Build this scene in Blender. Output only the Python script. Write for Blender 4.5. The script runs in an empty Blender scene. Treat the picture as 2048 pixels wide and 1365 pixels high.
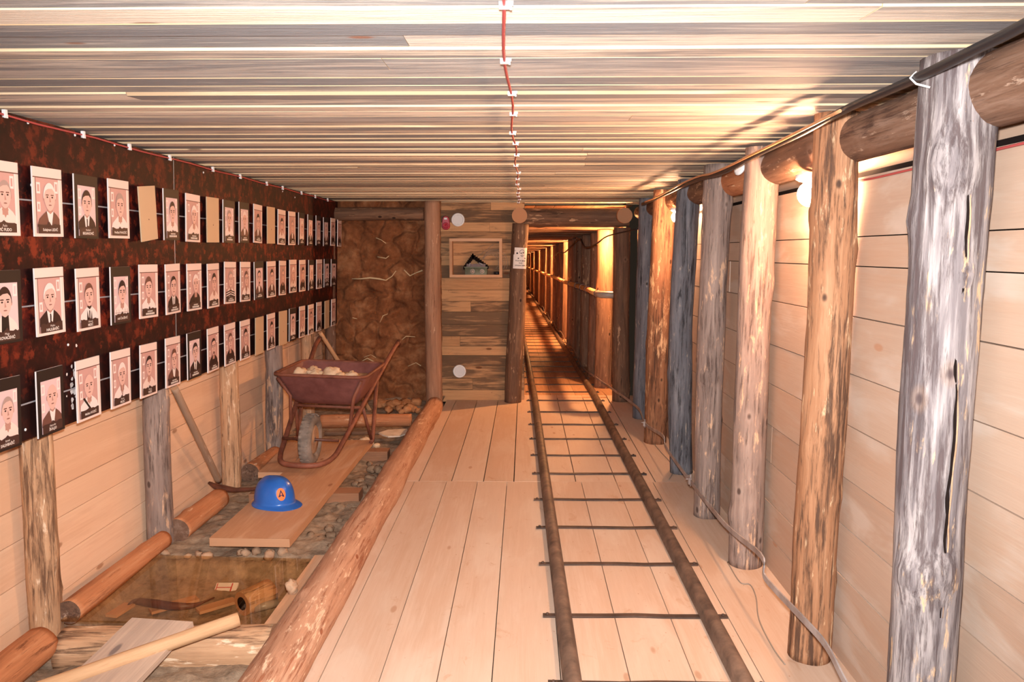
import bpy, bmesh, math, random
import numpy as np
from mathutils import Vector, Matrix, Quaternion, noise as mn

S = bpy.context.scene
COL = S.collection
R = math.radians

# ------------------------------------------------------------------ camera, exposure, light
F = 1569.0                      # focal length in pixels of the 2048 x 1365 frame
CAM = Vector((0.0, 0.0, 1.6))
YAW, PITCH = R(0.907), R(6.454)
cam = bpy.data.cameras.new('camera')
cam.sensor_width = 36.0
cam.lens = F / 2048.0 * 36.0
cam.clip_start = 0.05
cam.clip_end = 120
camo = bpy.data.objects.new('camera', cam)
COL.objects.link(camo)
camo.location = CAM
camo.rotation_euler = (R(90) - PITCH, 0, YAW)
S.camera = camo

S.view_settings.view_transform = 'Standard'
S.view_settings.look = 'None'
S.view_settings.gamma = 1.0
S.view_settings.use_curve_mapping = False
S.view_settings.exposure = 0.0
S.cycles.max_bounces = 7

W = bpy.data.worlds.new('world')
S.world = W
W.use_nodes = True
W.node_tree.nodes['Background'].inputs[0].default_value = (1.0, 0.72, 0.5, 1)
W.node_tree.nodes['Background'].inputs[1].default_value = 0.02

FLASH = 860.0
fl = bpy.data.lights.new('camera_flash', 'SPOT')
fl.energy = FLASH
fl.color = (1.0, 0.97, 0.96)
fl.spot_size = R(112)
fl.spot_blend = 1.0
fl.shadow_soft_size = 0.035
flo = bpy.data.objects.new('camera_flash', fl)
COL.objects.link(flo)
flo.location = (0.0, 0.06, 1.70)
flo.rotation_euler = (R(90) - PITCH, 0, YAW)

LAMP_COL = {'bulb_room': (1.0, 0.54, 0.29), 'bulb_tunnel': (1.0, 0.45, 0.17)}
LAMP_ROOM = 680.0
LAMP_TUNNEL = 7500.0

# ------------------------------------------------------------------ geometry of the view (to place things on real planes)
_right = Vector((math.cos(YAW), math.sin(YAW), 0))
_fwd = Vector((-math.sin(YAW) * math.cos(PITCH), math.cos(YAW) * math.cos(PITCH), -math.sin(PITCH)))
_up = _right.cross(_fwd)
def at(x, y, axis, v):
    """the point of the plane axis = v that the photograph shows at pixel x, y"""
    d = _fwd * F + _right * (x - 1024) + _up * (682.5 - y)
    return CAM + d * ((v - CAM[axis]) / d[axis])

# ------------------------------------------------------------------ materials
def srgb(r, g, b):
    f = lambda c: c / 12.92 if c <= 0.04045 else ((c + 0.055) / 1.055) ** 2.4
    return (f(r / 255), f(g / 255), f(b / 255), 1)

class NT:
    def __init__(s, name):
        s.m = bpy.data.materials.new(name)
        s.m.use_nodes = True
        s.t = s.m.node_tree
        s.b = s.t.nodes['Principled BSDF']
    def n(s, typ, **kw):
        nd = s.t.nodes.new(typ)
        for k, v in kw.items(): setattr(nd, k, v)
        return nd
    def put(s, sock, v):
        if isinstance(v, bpy.types.NodeSocket): s.t.links.new(v, sock)
        else: sock.default_value = v
    def math(s, op, a, b=0.0, clamp=False):
        nd = s.n('ShaderNodeMath', operation=op, use_clamp=clamp)
        s.put(nd.inputs[0], a); s.put(nd.inputs[1], b)
        return nd.outputs[0]
    def vmath(s, op, a, b):
        nd = s.n('ShaderNodeVectorMath', operation=op)
        s.put(nd.inputs[0], a); s.put(nd.inputs[1], b)
        return nd.outputs[0]
    def noise(s, vec, scale=1.0, detail=4.0, rough=0.55, dist=0.0):
        nd = s.n('ShaderNodeTexNoise')
        s.put(nd.inputs['Vector'], vec); nd.inputs['Scale'].default_value = scale
        nd.inputs['Detail'].default_value = detail; nd.inputs['Roughness'].default_value = rough
        nd.inputs['Distortion'].default_value = dist
        return nd.outputs[0]
    def voro(s, vec, scale=1.0, feature='F1'):
        nd = s.n('ShaderNodeTexVoronoi', feature=feature)
        s.put(nd.inputs['Vector'], vec); nd.inputs['Scale'].default_value = scale
        return nd
    def ramp(s, fac, stops):
        nd = s.n('ShaderNodeValToRGB')
        s.put(nd.inputs[0], fac)
        e = nd.color_ramp.elements
        while len(e) < len(stops): e.new(0.5)
        for el, (p, c) in zip(e, stops):
            el.position = p; el.color = c if len(c) == 4 else (*c, 1)
        return nd.outputs[0]
    def step(s, fac, lo, hi):
        nd = s.n('ShaderNodeMapRange', interpolation_type='SMOOTHSTEP')
        s.put(nd.inputs[0], fac); nd.inputs[1].default_value = lo; nd.inputs[2].default_value = hi
        return nd.outputs[0]
    def mix(s, fac, a, b, mode='MIX'):
        nd = s.n('ShaderNodeMix', data_type='RGBA', blend_type=mode)
        s.put(nd.inputs[0], fac); s.put(nd.inputs[6], a); s.put(nd.inputs[7], b)
        return nd.outputs[2]
    def bump(s, h, strength=0.3, dist=0.01):
        nd = s.n('ShaderNodeBump')
        nd.inputs['Strength'].default_value = strength; nd.inputs['Distance'].default_value = dist
        s.put(nd.inputs['Height'], h)
        s.put(s.b.inputs['Normal'], nd.outputs[0])
    def done(s, col, rough=0.75, spec=0.3, metal=0.0):
        s.put(s.b.inputs['Base Color'], col)
        s.put(s.b.inputs['Roughness'], rough)
        s.b.inputs['Specular IOR Level'].default_value = spec
        s.b.inputs['Metallic'].default_value = metal
        return s.m

def m_flat(name, c, rough=0.6, spec=0.3, metal=0.0):
    t = NT(name); return t.done(c, rough, spec, metal)

def m_log(name, tones, flake, flake_amt=0.5, bark=(0.05, 0.03, 0.02, 1), bark_amt=0.4, spec=0.25, rough=0.75, crack=True):
    """stripped log: streaky fibre along local Z, dark bark remnants, pale flakes, knots"""
    t = NT(name)
    oc = t.n('ShaderNodeTexCoord').outputs['Object']
    rnd = t.n('ShaderNodeObjectInfo').outputs['Random']
    off = t.n('ShaderNodeCombineXYZ')
    t.put(off.inputs[0], t.math('MULTIPLY', rnd, 31.0)); t.put(off.inputs[1], t.math('MULTIPLY', rnd, 17.0)); t.put(off.inputs[2], t.math('MULTIPLY', rnd, 53.0))
    v = t.vmath('ADD', oc, off.outputs[0])
    broad = t.noise(t.vmath('MULTIPLY', v, (15, 15, 1.6)), 1, 6, 0.62, 0.5)
    fib = t.noise(t.vmath('MULTIPLY', v, (60, 60, 3.0)), 1, 6, 0.65)
    fine = t.noise(t.vmath('MULTIPLY', v, (140, 140, 12.0)), 1, 4, 0.6)
    fac = t.math('ADD', t.math('MULTIPLY', broad, 0.62), t.math('MULTIPLY', fib, 0.38))
    col = t.ramp(fac, tones)
    col = t.mix(t.math('MULTIPLY', t.step(fine, 0.55, 0.75), 0.35), col, tones[0][1])
    fl = t.noise(t.vmath('MULTIPLY', v, (34, 34, 8.0)), 1, 6, 0.65, 0.3)
    zone = t.noise(t.vmath('MULTIPLY', v, (4, 4, 1.6)), 1, 2, 0.5)
    fm = t.step(t.math('ADD', fl, t.math('MULTIPLY', zone, 0.35)), 0.82 - 0.12 * flake_amt, 0.90 - 0.10 * flake_amt)
    col = t.mix(t.math('MULTIPLY', fm, 0.85), col, flake)
    bk = t.noise(t.vmath('MULTIPLY', v, (52, 52, 4.2)), 1, 8, 0.72, 0.35)
    zb = t.noise(t.vmath('MULTIPLY', v, (5.5, 5.5, 1.3)), 1, 2, 0.5, 0.2)
    bm = t.step(t.math('ADD', bk, t.math('MULTIPLY', zb, 0.4)), 0.85 - 0.13 * bark_amt, 1.02 - 0.13 * bark_amt)
    col = t.mix(t.math('MULTIPLY', bm, 0.85), col, bark)
    kn = t.voro(t.vmath('MULTIPLY', v, (6.5, 6.5, 4.0))).outputs['Distance']
    col = t.mix(t.math('MULTIPLY', t.step(kn, 0.20, 0.10), 0.22), col, tones[-1][1])
    col = t.mix(t.math('MULTIPLY', t.step(kn, 0.10, 0.05), 0.92), col, bark)
    h = t.math('ADD', t.math('MULTIPLY', fib, 0.6), t.math('MULTIPLY', bm, -0.5))
    h = t.math('ADD', h, t.math('MULTIPLY', broad, 0.6))
    t.bump(h, 0.55, 0.008)
    return t.done(col, rough, spec)

def m_board(name, tones, stain, stain_amt=0.4, knot=(0.10, 0.05, 0.03, 1), grain=0.5, tone=0.5, rough=0.75, spec=0.2, bump=0.25, pale=None, pale_amt=0.0, sscale=(0.9, 7.0), st=(0.62, 0.86), dirt=0.0):
    """sawn boards: UV in metres (u along the board), second UV layer = random pair per board"""
    t = NT(name)
    uv = t.n('ShaderNodeUVMap', uv_map='uv').outputs[0]
    rn = t.n('ShaderNodeUVMap', uv_map='rnd').outputs[0]
    sep = t.n('ShaderNodeSeparateXYZ'); t.put(sep.inputs[0], rn)
    r1, r2 = sep.outputs[0], sep.outputs[1]
    v = t.vmath('ADD', uv, t.vmath('MULTIPLY', rn, (41, 23, 0)))
    g1 = t.noise(t.vmath('MULTIPLY', v, (2.2, 42, 1)), 1, 7, 0.66, 0.5)
    g2 = t.noise(t.vmath('MULTIPLY', v, (7, 190, 1)), 1, 4, 0.6)
    fac = t.math('ADD', t.math('MULTIPLY', g1, 0.9 * grain), t.math('MULTIPLY', g2, 0.45 * grain))
    fac = t.math('ADD', t.math('ADD', fac, t.math('MULTIPLY', r1, tone)), 0.5 - 0.675 * grain - 0.5 * tone)
    col = t.ramp(fac, tones)
    stn = t.noise(t.vmath('MULTIPLY', v, (sscale[0], sscale[1], 1)), 1, 5, 0.6, 0.8)
    st2 = t.noise(t.vmath('MULTIPLY', v, (3.0, 60, 1)), 1, 5, 0.6, 0.3)
    sf = t.math('ADD', t.math('ADD', t.math('MULTIPLY', stn, 0.7), t.math('MULTIPLY', st2, 0.4)), t.math('MULTIPLY', r2, 0.30))
    col = t.mix(t.math('MULTIPLY', t.step(sf, st[0], st[1]), stain_amt), col, stain)
    if pale is not None:
        pn = t.noise(t.vmath('MULTIPLY', v, (1.4, 5, 1)), 1, 4, 0.6, 0.5)
        col = t.mix(t.math('MULTIPLY', t.step(pn, 0.5, 0.68), pale_amt), col, pale)
    if dirt:
        dn = t.noise(t.vmath('MULTIPLY', v, (7, 11, 1)), 1, 6, 0.65, 0.8)
        col = t.mix(t.math('MULTIPLY', t.step(dn, 0.60, 0.74), dirt), col, stain)
        dk = t.voro(t.vmath('MULTIPLY', v, (9, 17, 1))).outputs['Distance']
        col = t.mix(t.math('MULTIPLY', t.step(dk, 0.06, 0.03), 0.8), col, knot)
    kv = t.voro(t.vmath('MULTIPLY', v, (2.1, 5.5, 1))).outputs['Distance']
    col = t.mix(t.math('MULTIPLY', t.step(kv, 0.095, 0.05), 0.75), col, knot)
    t.bump(t.math('ADD', g1, g2), bump, 0.004)
    return t.done(col, rough, spec)

def m_rust(name, a, b, rough=0.6, spec=0.4, scale=18, metal=0.0):
    t = NT(name)
    oc = t.n('ShaderNodeTexCoord').outputs['Object']
    n1 = t.noise(oc, scale, 6, 0.65)
    n2 = t.noise(oc, scale * 0.3, 3, 0.6)
    col = t.ramp(t.math('ADD', t.math('MULTIPLY', n1, 0.6), t.math('MULTIPLY', n2, 0.5)), [(0.35, a), (0.72, b)])
    t.bump(n1, 0.25, 0.003)
    return t.done(col, rough, spec, metal)

def m_stone(name, a, b, scale=14, rough=0.9):
    t = NT(name)
    oc = t.n('ShaderNodeTexCoord').outputs['Object']
    rnd = t.n('ShaderNodeObjectInfo').outputs['Random']
    v = t.vmath('ADD', oc, t.vmath('MULTIPLY', rnd, (9, 5, 7)))
    n1 = t.noise(v, scale, 6, 0.65)
    col = t.ramp(n1, [(0.3, a), (0.7, b)])
    t.bump(t.noise(v, scale * 3, 5, 0.7), 0.5, 0.01)
    return t.done(col, rough, 0.15)

K = {}
def init_mats():
    K['log_orange'] = m_log('log_orange', [(0.25, srgb(112, 78, 58)), (0.5, srgb(164, 118, 86)), (0.75, srgb(198, 154, 120))], srgb(226, 190, 152), 0.5, srgb(66, 48, 40), 1.5)
    K['log_pale'] = m_log('log_pale', [(0.28, srgb(76, 70, 72)), (0.46, srgb(122, 114, 115)), (0.60, srgb(176, 168, 166)), (0.76, srgb(164, 128, 98))], srgb(216, 182, 144), 0.5, srgb(80, 66, 66), 1.4)
    K['log_grey'] = m_log('log_grey', [(0.25, srgb(98, 86, 82)), (0.5, srgb(146, 126, 116)), (0.75, srgb(182, 162, 150))], srgb(216, 176, 144), 0.45, srgb(80, 64, 58), 1.1)
    K['log_slate'] = m_log('log_slate', [(0.25, srgb(72, 72, 76)), (0.5, srgb(112, 112, 118)), (0.75, srgb(158, 158, 160))], srgb(190, 176, 160), 0.2, srgb(36, 34, 36), 1.0)
    K['log_rust'] = m_log('log_rust', [(0.25, srgb(96, 62, 44)), (0.5, srgb(146, 102, 74)), (0.75, srgb(190, 140, 104))], srgb(232, 190, 146), 0.7, srgb(64, 46, 38), 1.1)
    K['log_dark'] = m_log('log_dark', [(0.25, srgb(64, 48, 40)), (0.5, srgb(112, 84, 66)), (0.75, srgb(160, 124, 96))], srgb(196, 160, 126), 0.35, srgb(38, 28, 26), 0.6)
    K['log_brown'] = m_log('log_brown', [(0.25, srgb(84, 64, 54)), (0.5, srgb(120, 90, 72)), (0.75, srgb(158, 132, 116))], srgb(190, 164, 144), 0.3, srgb(72, 48, 40), 0.9)
    K['log_curb'] = m_log('log_curb', [(0.22, srgb(140, 98, 74)), (0.5, srgb(188, 142, 114)), (0.78, srgb(216, 180, 154))], srgb(234, 202, 172), 0.4, srgb(148, 84, 54), 0.9)
    K['log_left'] = m_log('log_left', [(0.25, srgb(150, 112, 84)), (0.5, srgb(196, 154, 118)), (0.75, srgb(218, 182, 146))], srgb(240, 214, 184), 0.55, srgb(92, 64, 48), 1.15)
    K['log_round'] = m_log('log_round', [(0.25, srgb(140, 84, 54)), (0.5, srgb(190, 126, 86)), (0.75, srgb(214, 160, 120))], srgb(236, 204, 170), 0.35, srgb(108, 58, 36), 0.4)
    K['log_column'] = m_log('log_column', [(0.25, srgb(118, 88, 72)), (0.5, srgb(166, 126, 100)), (0.75, srgb(196, 156, 128))], srgb(214, 180, 150), 0.2, srgb(104, 70, 52), 0.7)
    K['log_tunnel'] = m_log('log_tunnel', [(0.25, srgb(86, 62, 50)), (0.5, srgb(140, 106, 84)), (0.75, srgb(190, 150, 120))], srgb(210, 170, 130), 0.3, srgb(48, 34, 30), 0.7)
    # cut end grain with rings
    t = NT('cut_end')
    oc = t.n('ShaderNodeTexCoord').outputs['Object']
    w = t.n('ShaderNodeTexWave', wave_type='RINGS', rings_direction='Z'); t.put(w.inputs[0], oc)
    w.inputs['Scale'].default_value = 40; w.inputs['Distortion'].default_value = 2
    K['cut_end'] = t.done(t.mix(t.math('MULTIPLY', w.outputs[1], 0.35), srgb(196, 148, 112), srgb(158, 110, 80)), 0.8, 0.15)
    K['ceil'] = m_board('ceiling_boards', [(0.12, srgb(164, 160, 158)), (0.4, srgb(214, 206, 196)), (0.65, srgb(238, 222, 202)), (0.9, srgb(248, 240, 228))],
                        srgb(118, 120, 126), 0.8, knot=srgb(150, 92, 60), grain=0.6, tone=0.5, bump=0.6, sscale=(1.3, 15.0), st=(0.56, 0.82))
    K['ceil_edge'] = m_board('fresh_board_edges', [(0.2, srgb(196, 166, 128)), (0.8, srgb(222, 198, 164))], srgb(150, 120, 92), 0.6, grain=0.4, tone=0.4, bump=0.1)
    K['pine_left'] = m_board('pine_wall_boards', [(0.2, srgb(228, 186, 152)), (0.6, srgb(243, 206, 174)), (0.95, srgb(248, 220, 192))], srgb(216, 168, 132), 0.4,
                             knot=srgb(172, 118, 84), grain=0.4, tone=0.3, bump=0.12)
    K['pine_right'] = m_board('dusty_wall_boards', [(0.2, srgb(172, 144, 124)), (0.6, srgb(190, 164, 144)), (0.95, srgb(202, 180, 162))], srgb(186, 148, 120), 0.35,
                              knot=srgb(184, 138, 108), grain=0.35, tone=0.25, bump=0.15, pale=srgb(206, 194, 182), pale_amt=0.5)
    K['floor'] = m_board('floor_planks', [(0.2, srgb(194, 166, 144)), (0.55, srgb(208, 183, 163)), (0.95, srgb(217, 198, 181))], srgb(188, 150, 122), 0.4,
                         knot=srgb(176, 136, 108), grain=0.38, tone=0.22, bump=0.1, pale=srgb(216, 200, 184), pale_amt=0.4, rough=0.65, dirt=0.75)
    K['tunnel_floor'] = m_board('tunnel_floor', [(0.2, srgb(176, 132, 100)), (0.55, srgb(202, 160, 126)), (0.95, srgb(216, 180, 148))], srgb(150, 108, 80), 0.5, grain=0.45, tone=0.25, bump=0.2, dirt=0.5)
    K['end_boards'] = m_board('weathered_end_boards', [(0.1, srgb(132, 98, 70)), (0.45, srgb(192, 146, 104)), (0.9, srgb(222, 174, 128))], srgb(84, 68, 56), 0.8,
                              knot=srgb(98, 52, 30), grain=0.8, tone=0.32, bump=0.6, sscale=(2.4, 14.0), st=(0.64, 0.84), dirt=0.3)
    K['tunnel_boards'] = m_board('tunnel_lagging', [(0.1, srgb(84, 56, 40)), (0.5, srgb(130, 92, 66)), (0.9, srgb(170, 124, 90))], srgb(60, 44, 36), 0.6, grain=0.5, tone=0.5, bump=0.4)
    K['old_plank'] = m_board('old_plank', [(0.2, srgb(196, 150, 114)), (0.55, srgb(216, 172, 136)), (0.9, srgb(228, 190, 156))], srgb(168, 112, 76), 0.4,
                             knot=srgb(150, 96, 64), grain=0.45, tone=0.2, bump=0.2, pale=srgb(224, 196, 170), pale_amt=0.3)
    K['grey_plank'] = m_board('grey_plank', [(0.2, srgb(168, 146, 130)), (0.55, srgb(206, 178, 156)), (0.9, srgb(226, 202, 180))], srgb(140, 122, 112), 0.4,
                              knot=srgb(104, 92, 90), grain=0.45, tone=0.1, bump=0.2)
    K['sleeper'] = m_board('sleeper_timber', [(0.2, srgb(122, 84, 62)), (0.55, srgb(166, 120, 90)), (0.9, srgb(190, 146, 114))], srgb(96, 74, 62), 0.5, grain=0.6, tone=0.2, bump=0.4)
    K['handle_wood'] = m_log('handle_wood', [(0.25, srgb(168, 124, 88)), (0.5, srgb(202, 160, 120)), (0.8, srgb(220, 184, 146))], srgb(226, 194, 156), 0.1, srgb(140, 96, 66), 0.0)
    K['handle_grey'] = m_log('handle_grey', [(0.25, srgb(132, 104, 84)), (0.5, srgb(164, 134, 110)), (0.8, srgb(186, 156, 132))], srgb(190, 160, 136), 0.1, srgb(120, 90, 72), 0.0)
    K['rail'] = m_rust('rail_iron', srgb(50, 40, 36), srgb(132, 108, 92), 0.6, 0.4, 14)
    K['tie'] = m_rust('tie_iron', srgb(38, 30, 28), srgb(92, 70, 58), 0.55, 0.5, 20)
    K['rust'] = m_rust('rusted_steel', srgb(88, 44, 34), srgb(150, 92, 70), 0.6, 0.4, 12)
    K['tray'] = m_rust('painted_rusty_tray', srgb(96, 52, 48), srgb(142, 92, 86), 0.5, 0.45, 9)
    K['iron'] = m_rust('dark_iron', srgb(64, 34, 26), srgb(112, 66, 50), 0.45, 0.5, 20)
    K['strap'] = m_rust('galvanised_strap', srgb(112, 92, 82), srgb(186, 178, 176), 0.45, 0.5, 9)
    K['rubber'] = m_rust('dusty_rubber', srgb(92, 84, 78), srgb(156, 142, 130), 0.85, 0.2, 16)
    K['brass'] = m_rust('pipe_metal', srgb(188, 140, 92), srgb(236, 196, 140), 0.45, 0.5, 10)
    K['pipe_grey'] = m_rust('elbow_metal', srgb(140, 126, 114), srgb(176, 164, 152), 0.35, 0.5, 12)
    K['black'] = m_flat('black_cable', srgb(34, 32, 34), 0.4, 0.5)
    K['copper'] = m_flat('copper_cable', srgb(196, 142, 100), 0.35, 0.5)
    K['grey_wire'] = m_flat('grey_wire', srgb(150, 136, 124), 0.5, 0.3)
    K['steel'] = m_flat('steel_wire', srgb(150, 152, 160), 0.35, 0.6)
    K['red_wire'] = m_flat('red_cable', srgb(176, 78, 76), 0.5, 0.3)
    K['white_plastic'] = m_flat('white_plastic', srgb(240, 240, 240), 0.4, 0.4)
    K['grille'] = m_flat('grille_grey', srgb(206, 204, 206), 0.5, 0.3)
    K['dark'] = m_flat('dark_gap', srgb(28, 20, 18), 0.9, 0.1)
    K['alarm_red'] = m_flat('alarm_red', srgb(176, 32, 56), 0.35, 0.5)
    K['olive'] = m_rust('olive_paint', srgb(84, 90, 76), srgb(124, 128, 108), 0.55, 0.4, 16)
    K['helmet'] = m_rust('blue_helmet', srgb(26, 84, 168), srgb(44, 108, 196), 0.28, 0.5, 7)
    K['emb_orange'] = m_flat('emblem_orange', srgb(250, 128, 64), 0.5)
    K['emb_blue'] = m_flat('emblem_navy', srgb(44, 20, 60), 0.5)
    K['emb_red'] = m_flat('emblem_red', srgb(200, 60, 60), 0.5)
    K['paper'] = m_flat('sign_paper', srgb(236, 230, 226), 0.6)
    K['ink'] = m_flat('sign_ink', srgb(24, 22, 22), 0.6)
    K['pale_stone'] = m_stone('pale_stone', srgb(206, 168, 130), srgb(238, 212, 180))
    K['edge_stone'] = m_stone('edge_stone', srgb(156, 122, 96), srgb(198, 164, 134))
    K['clay_stone'] = m_stone('clay_stone', srgb(150, 98, 62), srgb(204, 150, 106))
    K['grey_stone'] = m_stone('grey_stone', srgb(112, 90, 72), srgb(164, 136, 110))
    K['sand'] = m_stone('sand', srgb(170, 136, 104), srgb(212, 180, 146), 30)
    K['root'] = m_flat('dry_root', srgb(214, 190, 150), 0.8)
    K['bark_white'] = m_stone('white_scrap', srgb(206, 186, 164), srgb(240, 228, 212), 12)
    # loose ground
    t = NT('loose_ground')
    oc = t.n('ShaderNodeTexCoord').outputs['Object']
    n1 = t.noise(oc, 22, 7, 0.65); n2 = t.noise(oc, 3, 3, 0.5); vo = t.voro(oc, 38).outputs['Distance']
    col = t.ramp(t.math('ADD', t.math('MULTIPLY', n1, 0.7), t.math('MULTIPLY', n2, 0.4)), [(0.35, srgb(112, 94, 78)), (0.55, srgb(160, 138, 116)), (0.75, srgb(192, 168, 142))])
    t.bump(t.math('ADD', t.noise(oc, 70, 6, 0.7), t.math('MULTIPLY', vo, -0.3)), 0.6, 0.012)
    K['ground'] = t.done(col, 0.95, 0.1)
    # clay wall
    t = NT('clay')
    oc = t.n('ShaderNodeTexCoord').outputs['Object']
    n1 = t.noise(oc, 9, 7, 0.62); n2 = t.noise(oc, 2.2, 3, 0.5); n3 = t.noise(oc, 60, 4, 0.6)
    col = t.ramp(t.math('ADD', t.math('MULTIPLY', n1, 0.6), t.math('MULTIPLY', n2, 0.45)), [(0.36, srgb(92, 56, 36)), (0.54, srgb(134, 86, 56)), (0.72, srgb(178, 128, 90))])
    t.bump(t.math('ADD', n1, t.math('MULTIPLY', n3, 0.4)), 0.7, 0.02)
    K['clay'] = t.done(col, 0.95, 0.1)
    # printed memorial panel: dark earth with rust red clods, nearly black along its lower edge
    t = NT('printed_panel')
    oc = t.n('ShaderNodeTexCoord').outputs['Object']
    vo = t.voro(t.vmath('MULTIPLY', oc, (1, 20, 17)), 1, 'SMOOTH_F1').outputs['Distance']
    n1 = t.noise(oc, 20, 6, 0.68, 0.5); n2 = t.noise(oc, 5.5, 4, 0.6); n3 = t.noise(oc, 60, 3, 0.6)
    base = t.ramp(t.math('ADD', t.math('MULTIPLY', n1, 0.62), t.math('MULTIPLY', n2, 0.5)), [(0.42, srgb(18, 6, 8)), (0.56, srgb(44, 12, 12)), (0.68, srgb(88, 26, 17)), (0.82, srgb(168, 70, 38))])
    base = t.mix(t.math('MULTIPLY', t.step(t.math('ADD', t.math('SUBTRACT', n3, vo), t.math('MULTIPLY', n2, 0.5)), 0.36, 0.60), 0.6), base, srgb(140, 54, 32))
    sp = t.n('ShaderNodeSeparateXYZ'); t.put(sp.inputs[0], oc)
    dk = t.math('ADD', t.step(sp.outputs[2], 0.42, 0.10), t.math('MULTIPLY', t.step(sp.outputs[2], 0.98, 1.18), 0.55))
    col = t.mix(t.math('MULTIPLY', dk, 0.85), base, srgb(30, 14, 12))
    K['panel'] = t.done(col, 0.55, 0.18)
    K['panel_edge'] = m_flat('panel_edge', srgb(206, 200, 192), 0.6)
    # plate prints
    for nm, c in dict(p_board=(206, 178, 146), p_white=(236, 226, 222), p_cream=(240, 216, 206), p_bg=(206, 160, 152), p_bg2=(226, 196, 196), p_pale=(244, 226, 220),
                      p_skin=(226, 184, 172), p_skin2=(190, 142, 128), p_shade=(146, 100, 90), p_dark=(52, 32, 30), p_black=(36, 28, 26), p_mid=(112, 74, 64), p_soil=(70, 46, 40),
                      p_grey=(176, 150, 142), p_text=(240, 232, 224)).items():
        K[nm] = m_flat('print_' + nm[2:], srgb(*c), 0.5, 0.3)
    # thin bronze pane
    t = NT('bronze_pane')
    tr = t.n('ShaderNodeBsdfTransparent'); tr.inputs[0].default_value = (0.93, 0.84, 0.72, 1)
    gl = t.n('ShaderNodeBsdfGlossy'); gl.inputs['Roughness'].default_value = 0.02
    fr = t.n('ShaderNodeFresnel'); fr.inputs[0].default_value = 1.5
    mx = t.n('ShaderNodeMixShader')
    bf = t.n('ShaderNodeNewGeometry').outputs['Backfacing']
    t.put(mx.inputs[0], t.math('MULTIPLY', fr.outputs[0], t.math('SUBTRACT', 1.0, bf))); t.put(mx.inputs[1], tr.outputs[0]); t.put(mx.inputs[2], gl.outputs[0])
    t.t.links.new(mx.outputs[0], t.t.nodes['Material Output'].inputs[0])
    K['glass'] = t.m
    for nm, e in (('bulb_room', LAMP_ROOM), ('bulb_tunnel', LAMP_TUNNEL)):
        t = NT(nm)
        t.b.inputs['Base Color'].default_value = (1, 1, 1, 1)
        t.b.inputs['Emission Color'].default_value = (*LAMP_COL[nm], 1)
        t.b.inputs['Emission Strength'].default_value = e
        K[nm] = t.m
init_mats()

# ------------------------------------------------------------------ object helpers
def tag(o, label=None, cat=None, group=None, kind=None):
    if label: o['label'] = label
    if cat: o['category'] = cat
    if group: o['group'] = group
    if kind: o['kind'] = kind
    return o

def thing(name, loc, label, cat, group=None, rot=(0, 0, 0)):
    o = bpy.data.objects.new(name, None)
    o.empty_display_size = 0.1
    COL.objects.link(o)
    o.location = loc; o.rotation_euler = rot
    return tag(o, label, cat, group)

def link(name, me, parent=None):
    o = bpy.data.objects.new(name, me)
    COL.objects.link(o)
    if parent is not None: o.parent = parent
    return o

def smooth(me, on=True, angle=None):
    me.polygons.foreach_set('use_smooth', [on] * len(me.polygons))

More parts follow.
